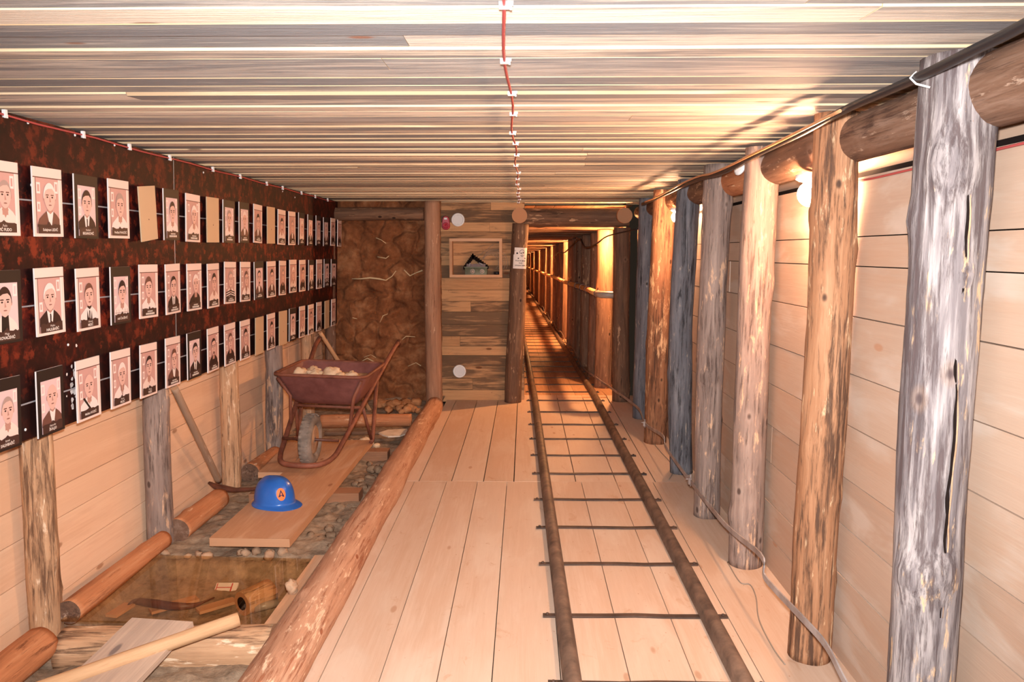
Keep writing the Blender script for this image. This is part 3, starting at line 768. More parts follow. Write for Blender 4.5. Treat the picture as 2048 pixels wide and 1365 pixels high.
# ------------------------------------------------------------------ mine track
tr = thing('mine_track', (0.49, 2.0, 0), 'narrow iron mine track running along the plank floor into the tunnel', 'railway track')
def railx(side, y):
    if side == 0: return 0.213 - 0.0118 * y if y < TY0 else T(0.112, y - TY0, 0).x
    return 0.825 - 0.0055 * y if y < TY0 else T(0.778, y - TY0, 0).x
def railz(y): return 0 if y < TY0 else -math.tan(TDROP) * (y - TY0)
o0 = Vector(tr.location)
for side in (0, 1):
    b = MB()
    ys = [Y0 + 0.1] + [0.5 * i for i in range(0, 97)]
    # rail section: foot, web and rounded head
    w = 0.036
    sec = [(-w, 0.010), (-w, 0.018), (-0.030, 0.024), (-0.030, 0.044), (-0.024, 0.058), (-0.012, 0.066), (0.0, 0.068), (0.012, 0.066), (0.024, 0.058), (0.030, 0.044), (0.030, 0.024), (w, 0.018), (w, 0.010)]
    i0 = 0; m = len(sec)
    for y in ys:
        x = railx(side, y)
        wob = 0.002 * mn.noise(Vector((y * 2, side * 5, 0)))
        for sx, sz in sec: b.v.append((x + sx + wob - o0.x, y - o0.y, sz + railz(y)))
    for k in range(len(ys) - 1):
        for j in range(m - 1):
            a = k * m + j
            b.f.append((a, a + 1, a + m + 1, a + m)); b.m.append(0); b.sm.append(True); b.uv.append([(0, 0)] * 4); b.rn.append([(0, 0)] * 4)
    b.build('rail', K['rail'], tr)
ty = [1.66, 2.21, 2.76, 3.309, 3.889, 4.427, 4.946, 5.545, 6.064, 6.614, 7.183, 7.757, 8.369]
while ty[-1] < 45: ty.append(ty[-1] + 0.55)
for k, y in enumerate(ty[:78]):
    xa, xb = railx(0, y) - 0.09, railx(1, y) + 0.09
    b = MB(); z = railz(y)
    nseg = 6
    P = [Vector((xa + (xb - xa) * i / nseg - o0.x, y + 0.004 * math.sin(i * 1.7 + k) - o0.y, z + 0.0005 + 0.0015 * (i % 2))) for i in range(nseg + 1)]
    for p, q in zip(P, P[1:]):
        b.box(p - Vector((0, 0.0135, 0)), q - p, (0, 0.027, 0), (0, 0, 0.009))
    for x in (xa + 0.02, xb - 0.02):
        b.tube([(x - o0.x, y - o0.y, z + 0.009), (x - o0.x, y - o0.y, z + 0.017)], 0.007, 6)
    b.build('tie', K['tie'], tr)

# ------------------------------------------------------------------ kerb log, logs and timbers on the ground
tag(log('kerb_log', (XC, 1.7, 0.055), (XC + 0.005, 7.86, 0.045), 0.104, 0.088, K['log_curb'], 61, 0.01, (1, 0, 0), 10, 0.04), 'long barked kerb log between the plank floor and the sunken bay', 'log')
for k, (ya, yb, za, zb, r, lab) in enumerate([
        (1.5, 2.985, 0.02, 0.02, 0.078, 'brown log at the wall foot in front of the first panel post'),
        (3.20, 4.075, 0.055, 0.05, 0.052, 'thin orange log at the wall foot along the glass pane'),
        (4.27, 4.87, 0.03, 0.03, 0.068, 'orange log at the wall foot in front of the pickaxe head'),
        (5.46, 6.0, 0.02, 0.02, 0.07, 'short brown log at the wall foot between pickaxe and wheelbarrow')]):
    tag(log('wall_foot_log', (-1.965, ya, za), (-1.955, yb, zb), r, r * 0.93, K['log_round'], 63 + k, 0, (1, 0, 0), 3, 0.05, cap=K['log_brown']), lab, 'log')
tag(log('cross_log', (-1.895, 3.045, -0.025), (-1.03, 3.06, -0.015), 0.092, 0.088, K['log_left'], 68, 0, (0, 0, 1), 4, 0.05), 'thick peeling log lying across the bay in front of the glass pane', 'log')
def plank(name, c, du, dv, t, mat, label, cat='plank'):
    """c centre of the underside, du/dv full length/width vectors"""
    b = MB(); du, dv = Vector(du), Vector(dv); nrm = du.cross(dv).normalized()
    if nrm.z < 0: nrm = -nrm
    n = 8; c = Vector(c); r_ = rr()
    top = []; 
    for i in range(n):
        a0, a1 = i / n, (i + 1) / n
        wv = lambda a: 0.004 * mn.noise(Vector((a * 6, c.x, c.y)))
        o = c - du / 2 - dv / 2 + du * a0 + nrm * wv(a0)
        b.box(o, du / n + nrm * (wv(a1) - wv(a0)), dv, nrm * t, 0, r_)
    # continuous grain: shift u of each slice
    for fi in range(len(b.uv)):
        k = fi // 6; L = du.length / n
        b.uv[fi] = [(u + k * L, v) for u, v in b.uv[fi]]
    return tag(b.build(name, K[mat]), label, cat)
plank('wide_plank', (-1.465, 5.15, 0.03), (0.01, 2.24, 0.0), (0.435, -0.01, 0), 0.045, 'old_plank', 'wide dusty plank carrying the blue helmet and the wheelbarrow wheel')
plank('side_plank', (-1.80, 5.88, 0.026), (-0.06, 1.1, 0.0), (0.19, -0.0, 0), 0.04, 'old_plank', 'narrower dusty plank along the wall side of the wide plank')
for k, (x0, x1, y, w, lab) in enumerate([(-1.80, -1.085, 5.02, 0.13, 'short sleeper timber under the wide plank near the blue helmet'),
                                         (-1.80, -1.085, 6.10, 0.12, 'short sleeper timber under the wide plank beneath the wheelbarrow legs')]):
    b = MB(); b.box((x0, y - w / 2, -0.05), (x1 - x0, 0.03, 0), (0, w, 0), (0, 0, 0.078), 0, rr()); tag(b.build('sleeper_timber', K['sleeper']), lab, 'timber')
tag(log('back_log', (-1.86, 7.02, 0.06), (-1.04, 7.10, 0.06), 0.062, 0.058, K['log_round'], 71, 0, (0, 0, 1), 3, 0.05), 'reddish log lying across the bay behind the wheelbarrow', 'log')
tag(log('thin_stick', (-1.75, 6.72, 0.02), (-1.17, 6.78, 0.02), 0.022, 0.02, K['log_dark'], 72, 0, (0, 0, 1), 2, 0.05, seg=14), 'thin dark stick on the ground behind the wheelbarrow wheel', 'stick')
plank('slanted_board', (-1.53, 2.66, 0.03), (0.155, 0.66, 0.16), (0.26, -0.03, 0.0), 0.024, 'grey_plank', 'greyish board propped on the cross log in front of the glass pane', 'board')
tag(log('wooden_handle', (-1.90, 2.50, 0.03), (-1.145, 2.985, 0.135), 0.026, 0.028, K['handle_wood'], 73, 0, (0, 0, 1), 0, 0.02, seg=18), 'loose pale wooden tool handle lying over the slanted board', 'tool handle')
p_, q_ = Vector(at(712, 778, 1, 7.55)), Vector(at(640, 665, 0, -1.86)); p_ = q_ + (p_ - q_) * ((q_.z + 0.02) / (q_.z - p_.z))
tag(log('leaning_pole', p_, q_, 0.02, 0.018, K['handle_wood'], 74, 0, (0, 0, 1), 0, 0.02, seg=14), 'thin wooden pole leaning on the panel behind the wheelbarrow', 'pole')
# glass pane over the pit, on battens
b = MB(); c = [at(122, 1244, 2, 0.03), at(524, 1254, 2, 0.03), at(622, 1121, 2, 0.03), at(300, 1113, 2, 0.03)]
lo = [Vector(p) for p in c]; hi = [p + Vector((0, 0, 0.008)) for p in lo]
b.quad(hi); b.quad(lo[::-1])
for i in range(4):
    j = (i + 1) % 4
    b.quad([lo[i], lo[j], hi[j], hi[i]])
PANE = [tuple(p) for p in c]
tag(b.build('glass_pane', K['glass']), 'bronze tinted glass pane covering the pit beside the kerb log', 'glass pane')
b = MB(); p, q = Vector(c[1]) + Vector((0.012, -0.03, -0.035)), Vector(c[2]) + Vector((0.012, 0.03, -0.035))
b.box(p, q - p, (0.05, 0, 0), (0, 0, 0.05), 0, rr()); tag(b.build('pane_batten', K['old_plank']), 'narrow pale batten between the glass pane and the kerb log', 'batten')

# things shown in the pit
def arc(c, r, a0, a1, n, z, sq=0.5):
    return [(c[0] + r * math.cos(R(a0 + (a1 - a0) * i / n)), c[1] + sq * r * math.sin(R(a0 + (a1 - a0) * i / n)), z + 0.03 * math.sin(math.pi * i / n)) for i in range(n + 1)]
pz = -0.12
def inpit(x, y, dz=0.0): return Vector(at(x, y, 2, pz + dz))
A_ = [inpit(255, 1214, 0.02), inpit(270, 1204, 0.03), inpit(300, 1207, 0.05), inpit(345, 1213, 0.05), inpit(385, 1212, 0.045), inpit(412, 1203, 0.03), inpit(428, 1196, 0.015)]
b = MB(); b.tube(curve(A_, 4), [0.004 + 0.016 * math.sin(math.pi * min(1, i / 20 + 0.02)) for i in range(25)], 8); tag(b.build('pick_head', K['iron']), 'curved iron pick head lying in the pit under the glass', 'tool')
c0, c1 = inpit(484, 1208, 0.055), inpit(540, 1183, 0.06)
t = thing('hollow_log', c0, 'short hollow log piece in the pit corner under the glass', 'log')
log('trunk', (0, 0, 0), c1 - c0, 0.058, 0.062, K['log_left'], 75, 0, (0, 0, 1), 1, 0.04, parent=t)
d_ = (c0 - c1).normalized()
b = MB(); b.lathe([(0.0005, 0), (0.032, 0), (0.032, 0.003), (0.0005, 0.003)], 18, 0, Matrix.Translation(d_ * 0.0005) @ Vector((0, 0, 1)).rotation_difference(d_).to_matrix().to_4x4())
b.build('hollow', K['dark'], t)
b = MB(); b.tube([inpit(508, 1218, 0.03), inpit(556, 1206, 0.03)], 0.02, 12); tag(b.build('metal_tube', K['pipe_grey']), 'short grey metal tube beside the hollow log in the pit', 'tube')
t = thing('label_card', inpit(449, 1185, 0.01), 'small white card with red stripes lying in the pit', 'card', None, (R(-62), 0, R(2)))
b = MB(); b.box((-0.055, 0, 0), (0.11, 0, 0), (0, 0, 0.058), (0, 0.012, 0)); b.build('card', K['paper'], t)
b = MB(); b.box((-0.05, -0.001, 0.004), (0.004, 0, 0), (0, 0, 0.05), (0, 0.001, 0)); b.box((0.024, -0.001, 0.004), (0.006, 0, 0), (0, 0, 0.05), (0, 0.001, 0)); b.box((-0.046, -0.001, 0.026), (0.07, 0, 0), (0, 0, 0.004), (0, 0.001, 0)); b.build('stripe', K['emb_red'], t)
for k, (xa_, ya_, xb_, yb_) in enumerate([(222, 1236, 260, 1212), (300, 1226, 395, 1200), (395, 1226, 470, 1204)]):
    p, q = inpit(xa_, ya_, 0.012), inpit(xb_, yb_, 0.012); e = Vector((-(q - p).y, (q - p).x, 0)).normalized()
    b = MB(); b.box(p - e * 0.03, q - p, e * 0.06, (0, 0, 0.014), 0, rr())
    tag(b.build('wood_slat', K['old_plank']), ['short pale wood slat in the pit at the wall side', 'pale wood slat in the pit beneath the curved pick head', 'pale wood slat in the pit touching the hollow log'][k], 'slat')
tag(rock('stone', inpit(410, 1146, 0.03), (0.035, 0.03, 0.03), K['grey_stone'], 5), 'grey stone lying at the back of the pit', 'stone')
tag(rock('clay_lump', at(592, 1172, 2, 0.08) + Vector((-0.02, 0, -0.01)), (0.035, 0.03, 0.035), K['edge_stone'], 9), 'beige clay lump on the edge of the kerb log beside the glass pane', 'stone')

# rubble
def rubble(pts, group, label, mat, sc, z0, nm='rubble_stone'):
    for k, (x, y, s) in enumerate(pts):
        tag(rock(nm, (x, y, z0 + s * 0.45), (s, s * rg.uniform(0.75, 1.0), s * rg.uniform(0.6, 0.85)), K[mat], k + 11 + int(x * 50), sub=2), label, 'stone', group)
pts = []
for k in range(26): pts.append((rg.uniform(-1.55, -1.03), rg.uniform(7.55, 7.95), rg.uniform(0.035, 0.075)))
rubble(pts, 'rubble at the foot of the clay face', 'lump of brown clay rubble at the foot of the clay face', 'clay_stone', 1, 0.03)
pts = [(rg.uniform(-1.22, -1.05), rg.uniform(5.2, 5.95), rg.uniform(0.025, 0.05)) for k in range(14)] + [(rg.uniform(-1.25, -1.06), rg.uniform(4.15, 4.9), rg.uniform(0.02, 0.04)) for k in range(10)]
rubble(pts, 'stones between the wide plank and the kerb log', 'greyish stone lying between the wide plank and the kerb log', 'grey_stone', 1, -0.04)
pts = [(rg.uniform(-1.95, -1.2), rg.uniform(4.0, 4.09), rg.uniform(0.02, 0.038)) for k in range(10)] 
rubble(pts, 'stones along the back edge of the glass pane', 'beige stone on the ground along the back edge of the glass pane', 'edge_stone', 1, -0.03)
pts = [(rg.uniform(-1.95, -1.75), rg.uniform(5.5, 6.9), rg.uniform(0.03, 0.06)) for k in range(9)]
rubble(pts, 'stones along the wall foot beside the wheelbarrow', 'brownish stone on the ground along the wall foot by the wheelbarrow', 'clay_stone', 1, -0.03)
pts = [(rg.uniform(-1.55, -1.2), rg.uniform(6.35, 6.65), rg.uniform(0.03, 0.055)) for k in range(7)]
rubble(pts, 'pale stones under the wheelbarrow', 'pale stone on the ground beneath the wheelbarrow tray', 'pale_stone', 1, -0.03)
b = MB(); zz = 0.05
pl = [at(x, y, 2, zz) for x, y in [(757, 866), (775, 860), (814, 858), (816, 866), (800, 872), (776, 873), (766, 870)]]
b.quad([tuple(p) for p in pl]); b.quad([tuple(p - Vector((0, 0, 0.012))) for p in pl][::-1])
for i in range(len(pl)):
    j = (i + 1) % len(pl); d = Vector((0, 0, 0.012)); b.quad([tuple(pl[i] - d), tuple(pl[j] - d), tuple(pl[j]), tuple(pl[i])])
tag(b.build('bark_scrap', K['bark_white']), 'whitish ragged bark scrap beside the kerb log behind the wheelbarrow', 'bark')

# ------------------------------------------------------------------ pickaxe leaning on the wall
base = Vector(at(437, 962, 2, 0.085)); topp = Vector(at(348, 775, 0, -1.975))
t = thing('pickaxe', base, 'rusty pickaxe with a long grey handle leaning against the boarded wall', 'pickaxe')
log('handle', (0, 0, 0), topp - base, 0.023, 0.021, K['handle_grey'], 76, 0, (0, 0, 1), 0, 0.02, seg=16, parent=t)
b = MB()
hp = [at(418, 966, 1, base.y + 0.02) - base, at(430, 973, 1, base.y) - base, at(443, 977, 1, base.y - 0.03) - base, at(470, 981, 1, base.y - 0.06) - base, at(505, 979, 1, base.y - 0.08) - base, at(546, 973, 1, base.y - 0.1) - base]
b.tube(hp, [0.012, 0.022, 0.03, 0.022, 0.016, 0.005], 10, flat=(0.75, 1.0))
b.build('head', K['iron'], t)

# ------------------------------------------------------------------ wheelbarrow
wb = thing('wheelbarrow', (-1.545, 5.40, 0.078), 'rusty brown wheelbarrow filled with pale stones standing on the wide plank', 'wheelbarrow', None, (0, R(2.0), R(-1)))
def rrect(hw, y0, y1, z, r, n=5):
    pts = []
    for cx, cy, a0 in ((hw - r, y1 - r, 0), (-hw + r, y1 - r, 90), (-hw + r, y0 + r, 180), (hw - r, y0 + r, 270)):
        for i in range(n + 1):
            a = R(a0 + 90 * i / n); pts.append(Vector((cx + r * math.cos(a), cy + r * math.sin(a), z)))
    return pts
def loft(b, rings, closed_last=True, mat=0):
    i0 = len(b.v); m = len(rings[0])
    for rg_ in rings:
        for p in rg_: b.v.append(tuple(p))
    for k in range(len(rings) - 1):
        for j in range(m):
            a, c = i0 + k * m + j, i0 + k * m + (j + 1) % m
            b.f.append((a, c, c + m, a + m)); b.m.append(mat); b.sm.append(True); b.uv.append([(0, 0)] * 4); b.rn.append([(0, 0)] * 4)
    if closed_last:
        base = i0 + (len(rings) - 1) * m
        b.f.append(tuple(range(base, base + m))); b.m.append(mat); b.sm.append(False); b.uv.append([(0, 0)] * m); b.rn.append([(0, 0)] * m)
b = MB()
TR = dict(hw=0.365, y0=0.30, y1=1.06)
def trim(z, k, inset=0.0):
    hw = 0.215 + (0.342 - 0.215) * k - inset; y0 = 0.50 - 0.20 * k + inset; y1 = 0.86 + 0.20 * k - inset
    zz = rrect(hw, y0, y1, z, 0.07 + 0.02 * k)
    # the rim dips a little at the front
    return zz
outer = [trim(0.617, 1.0), trim(0.607, 0.99), trim(0.585, 0.93), trim(0.52, 0.72), trim(0.42, 0.42), trim(0.375, 0.16), trim(0.365, 0.0)]
inner = [trim(0.619, 1.0, 0.004), trim(0.585, 0.92, 0.006), trim(0.52, 0.71, 0.006), trim(0.42, 0.40, 0.006), trim(0.378, 0.14, 0.006), trim(0.370, 0.0, 0.006)]
loft(b, [r_[::-1] for r_ in outer]); loft(b, inner)
b.build('tray', K['tray'], wb)
b = MB(); rim = trim(0.614, 1.02); b.tube(rim + [rim[0]], 0.013, 8, caps=False); b.build('rim', K['rust'], wb)
b = MB()
fr = [(-0.36, 1.60, 0.73), (-0.345, 1.40, 0.675), (-0.275, 0.75, 0.40), (-0.215, 0.20, 0.155), (-0.19, 0.02, 0.085), (-0.13, -0.115, 0.065), (0.0, -0.145, 0.06), (0.13, -0.115, 0.065), (0.19, 0.02, 0.085), (0.215, 0.20, 0.155), (0.275, 0.75, 0.40), (0.345, 1.40, 0.675), (0.36, 1.60, 0.73)]
b.tube(curve(fr, 6), 0.0185, 12); b.build('frame', K['rust'], wb)
for sgn in (-1, 1):
    x = sgn
    b = MB(); b.tube([(x * 0.36, 1.57, 0.722), (x * 0.361, 1.625, 0.736)], 0.022, 10); b.build('grip', K['iron'], wb)
    b = MB(); b.tube([(x * 0.30, 0.96, 0.49), (x * 0.305, 0.80, 0.03), (x * 0.30, 0.76, 0.012)], 0.0165, 10); b.build('leg', K['rust'], wb)
    b = MB(); b.tube([(x * 0.30, 0.79, 0.02), (x * 0.262, 0.60, 0.345)], 0.012, 8); b.build('leg_brace', K['rust'], wb)
    b = MB(); b.tube([(x * 0.315, 0.325, 0.585), (x * 0.24, 0.40, 0.44), (x * 0.225, 0.36, 0.235)], 0.011, 8, flat=(1, 1.4)); b.build('tray_strut', K['rust'], wb)
b = MB(); b.tube([(-0.31, 1.08, 0.535), (0.31, 1.08, 0.535)], 0.013, 8); b.tube([(-0.255, 0.56, 0.335), (0.255, 0.56, 0.335)], 0.012, 8); b.build('cross_bar', K['rust'], wb)
wh = bpy.data.objects.new('wheel', None); COL.objects.link(wh); wh.parent = wb; wh.location = (0, 0.10, 0.185); wh.rotation_euler = (0, R(90), 0)
b = MB(); pr = [(0.140 + 0.047 * math.cos(a) * (1 if abs(math.cos(a)) > 0 else 1), 0.048 * math.sin(a)) for a in [2 * math.pi * i / 14 for i in range(14)]]
b.lathe(pr, 36, 0, None, True)
for i in range(30):                                   # tread lugs
    a = 2 * math.pi * i / 30
    for sg in (-1, 1):
        u = Vector((math.cos(a), math.sin(a), 0)); w = Vector((-math.sin(a), math.cos(a), 0))
        b.box(u * 0.181 - w * 0.009 + Vector((0, 0, sg * 0.018 - 0.014)), w * 0.018, Vector((0, 0, 0.028)), u * 0.006)
b.build('tyre', K['rubber'], wh)
b = MB(); b.lathe([(0.02, -0.035), (0.05, -0.03), (0.098, -0.034), (0.104, -0.028), (0.104, 0.028), (0.098, 0.034), (0.05, 0.03), (0.02, 0.035)], 28); b.build('wheel_disc', K['edge_stone'], wh)
b = MB(); b.tube([(0, 0, -0.205), (0, 0, 0.205)], 0.011, 10); b.build('axle', K['iron'], wh)
# load
M = Matrix.Translation(wb.location) @ wb.rotation_euler.to_matrix().to_4x4()
bm_ = MB(); nx = 18
for i in range(nx + 1):
    for k in range(nx + 1):
        u, v_ = i / nx * 2 - 1, k / nx * 2 - 1
        hwz = 0.295; p = Vector((u * hwz, 0.68 + v_ * 0.325, 0.535 + 0.035 * (1 - u * u) * (1 - v_ * v_) + 0.012 * mn.noise(Vector((u * 4, v_ * 4, 0)))))
        bm_.v.append(tuple(M @ p))
for i in range(nx):
    for k in range(nx):
        a = i * (nx + 1) + k
        bm_.f.append((a, a + nx + 1, a + nx + 2, a + 1)); bm_.m.append(0); bm_.sm.append(True); bm_.uv.append([(0, 0)] * 4); bm_.rn.append([(0, 0)] * 4)
tag(bm_.build('sand_heap', K['sand']), 'greyish sand filling the wheelbarrow tray below the pale stones', 'sand', kind='stuff')
for k, (x, y, s, lab) in enumerate([(-0.20, 0.50, 0.070, 'large pale stone in the wheelbarrow tray next to the boarded wall'), (-0.085, 0.49, 0.062, 'pale stone in the wheelbarrow tray between two bigger stones'),
                                    (0.035, 0.53, 0.078, 'tallest pale stone in the middle of the wheelbarrow tray'), (0.12, 0.47, 0.048, 'small pale stone in front of the tallest one in the wheelbarrow'),
                                    (0.19, 0.52, 0.05, 'flat pale stone near the handle side of the wheelbarrow tray'), (-0.14, 0.66, 0.055, 'pale stone at the back of the wheelbarrow load')]):
    tag(rock('load_stone', M @ Vector((x, y, 0.572 + s * 0.35)), (s, s * 0.9, s * 0.72), K['pale_stone'], 90 + k), lab, 'stone')

# ------------------------------------------------------------------ helmet
hc = Vector((-1.52, 4.62, 0.077))
hm = thing('safety_helmet', hc, 'blue safety helmet with an orange emblem resting on the wide plank', 'helmet', None, (0, 0, R(-28)))
def hel(u, t, k=1.0):
    """u angle round (0 = front, +X), t 0 rim .. 1 crown"""
    a, b_ = 0.132 * k, 0.108 * k
    ph = t * math.pi / 2
    c = math.cos(ph) ** 0.62; z = 0.150 * k * math.sin(ph) ** 0.95
    x, y = a * c * math.cos(u), b_ * c * math.sin(u)
    return Vector((x, y, z + 0.018))
b = MB(); nu, nt = 64, 22
rings = []
for i in range(nt):
    t = i / nt
    ring = []
    for j in range(nu):
        u = 2 * math.pi * j / nu; p = hel(u, t)
        # central crest ridge and two side ribs
        p.z += 0.004 * math.exp(-((p.y) / 0.016) ** 2) * min(1, t * 3)
        ring.append(p)
    rings.append(ring)
rings.append([hel(0, 1.0) for _ in range(nu)])
# brim: narrow all round, long peak in front
def brim(u, w):
    fw = 0.5 + 0.5 * math.cos(u)
    ext = 0.017 + 0.052 * max(0, math.cos(u)) ** 3
    p = hel(u, 0.0); d = Vector((math.cos(u), math.sin(u) * 0.85, 0))
    return p + d * ext * w + Vector((0, 0, -0.014 * w - 0.012 * w * max(0, math.cos(u)) ** 3))
br = [[brim(2 * math.pi * j / nu, w) for j in range(nu)] for w in (1.0, 0.85, 0.5, 0.2)]
und = [[p - Vector((0, 0, 0.006)) for p in br[0]]]
loft(b, und + br + rings, False)
inn = [[hel(2 * math.pi * j / nu, t, 0.95) - Vector((0, 0, 0.004)) for j in range(nu)] for t in (0, 0.2, 0.4, 0.6, 0.8, 0.97)]
loft(b, [r_[::-1] for r_ in [und[0]] + inn])
b.build('shell', K['helmet'], hm)
# round emblem on the front right of the shell
def on_shell(cu, ct, dx, dy, off):
    u, t = cu + dx / 0.118, ct + dy / 0.165
    p = hel(u, t); q = hel(u + 0.01, t) - hel(u - 0.01, t); w = hel(u, t + 0.01) - hel(u, t - 0.01)
    return p + q.cross(w).normalized() * off
def decal(name, poly, mat, off, cu=-0.52, ct=0.30):
    b = MB(); c = Vector((sum(p[0] for p in poly) / len(poly), sum(p[1] for p in poly) / len(poly), 0))
    m = len(poly); i0 = 0; nr = 4
    b.v.append(tuple(on_shell(cu, ct, c.x, c.y, off)))
    for k in range(1, nr + 1):
        for p in poly: b.v.append(tuple(on_shell(cu, ct, c.x + (p[0] - c.x) * k / nr, c.y + (p[1] - c.y) * k / nr, off)))
    def add(f): b.f.append(f); b.m.append(0); b.sm.append(True); b.uv.append([(0, 0)] * len(f)); b.rn.append([(0, 0)] * len(f))
    for j in range(m): add((0, 1 + j, 1 + (j + 1) % m))
    for k in range(nr - 1):
        for j in range(m):
            a, d = 1 + k * m + j, 1 + k * m + (j + 1) % m
            add((a, a + m, d + m, d))
    return b.build(name, K[mat], hm)
circ = lambda r, n=28, cx=0, cy=0: [(cx + r * math.cos(2 * math.pi * i / n), cy + r * math.sin(2 * math.pi * i / n)) for i in range(n)]
def densify(P, k=5): return [(a[0] + (c[0] - a[0]) * i / k, a[1] + (c[1] - a[1]) * i / k) for a, c in zip(P, P[1:] + P[:1]) for i in range(k)]
decal('emblem', circ(0.029), 'emb_orange', 0.0012)
decal('emblem_triangle', densify([(0, 0.021), (-0.019, -0.013), (0.019, -0.013)]), 'emb_blue', 0.0020)
decal('emblem_inset', densify([(0, 0.008), (-0.0065, -0.004), (0.0065, -0.004)]), 'emb_orange', 0.0028)
decal('emblem_inset', densify([(-0.009, -0.0132), (-0.002, -0.0075), (0.002, -0.0075), (0.009, -0.0132)]), 'emb_orange', 0.0028)

# ------------------------------------------------------------------ memorial panels
XP = -1.90
PLEAN = 0.033
PZT = 2.112
def xp(z): return XP - PLEAN * (PZT - z)
SEAM = 4.30
pan = []
for ya, yb, lab in ((1.55, SEAM - 0.002, 'dark red printed panel section with the wider plates before the pale seam'), (SEAM + 0.002, 8.06, 'dark red printed panel section from the pale seam to the clay face')):
    t = MB()
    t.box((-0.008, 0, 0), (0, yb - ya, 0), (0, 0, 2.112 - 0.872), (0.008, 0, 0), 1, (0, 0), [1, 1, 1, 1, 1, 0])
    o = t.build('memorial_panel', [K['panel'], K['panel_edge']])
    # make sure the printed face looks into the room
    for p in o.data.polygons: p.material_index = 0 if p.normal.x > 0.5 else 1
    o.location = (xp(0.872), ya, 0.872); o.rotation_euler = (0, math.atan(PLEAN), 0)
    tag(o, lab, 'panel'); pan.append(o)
b = MB()
for k in range(26):
    y = rg.gauss(3.30, 0.04) ; z = rg.gauss(1.04, 0.06)
    s = rg.uniform(0.004, 0.016); n = 6
    b.quad([(0.0012, y - 1.55 + s * rg.uniform(0.5, 1) * math.cos(2 * math.pi * i / n), z - 0.872 + s * rg.uniform(0.6, 1.3) * math.sin(2 * math.pi * i / n)) for i in range(n)])
b.build('scuff_marks', K['p_white'], pan[0])
for k, (px, py) in enumerate([(140, 690), (45, 245), (140, 270), (220, 290), (400, 345), (56, 370), (60, 860), (205, 790), (615, 388), (585, 395), (560, 383)]):
    p = at(px, py, 0, XP - 0.02); p = Vector((0.001, p.y, p.z - 0.872)); par = pan[0] if p.y < SEAM else pan[1]
    b = MB(); b.lathe([(0.0004, 0.004), (0.005, 0.003), (0.0065, 0), (0.0004, 0)], 10, 0, Matrix.Translation(p - Vector((0, par.location.y, 0))) @ Matrix.Rotation(R(90), 4, 'Y')); b.build('screw_head', K['white_plastic'], par)

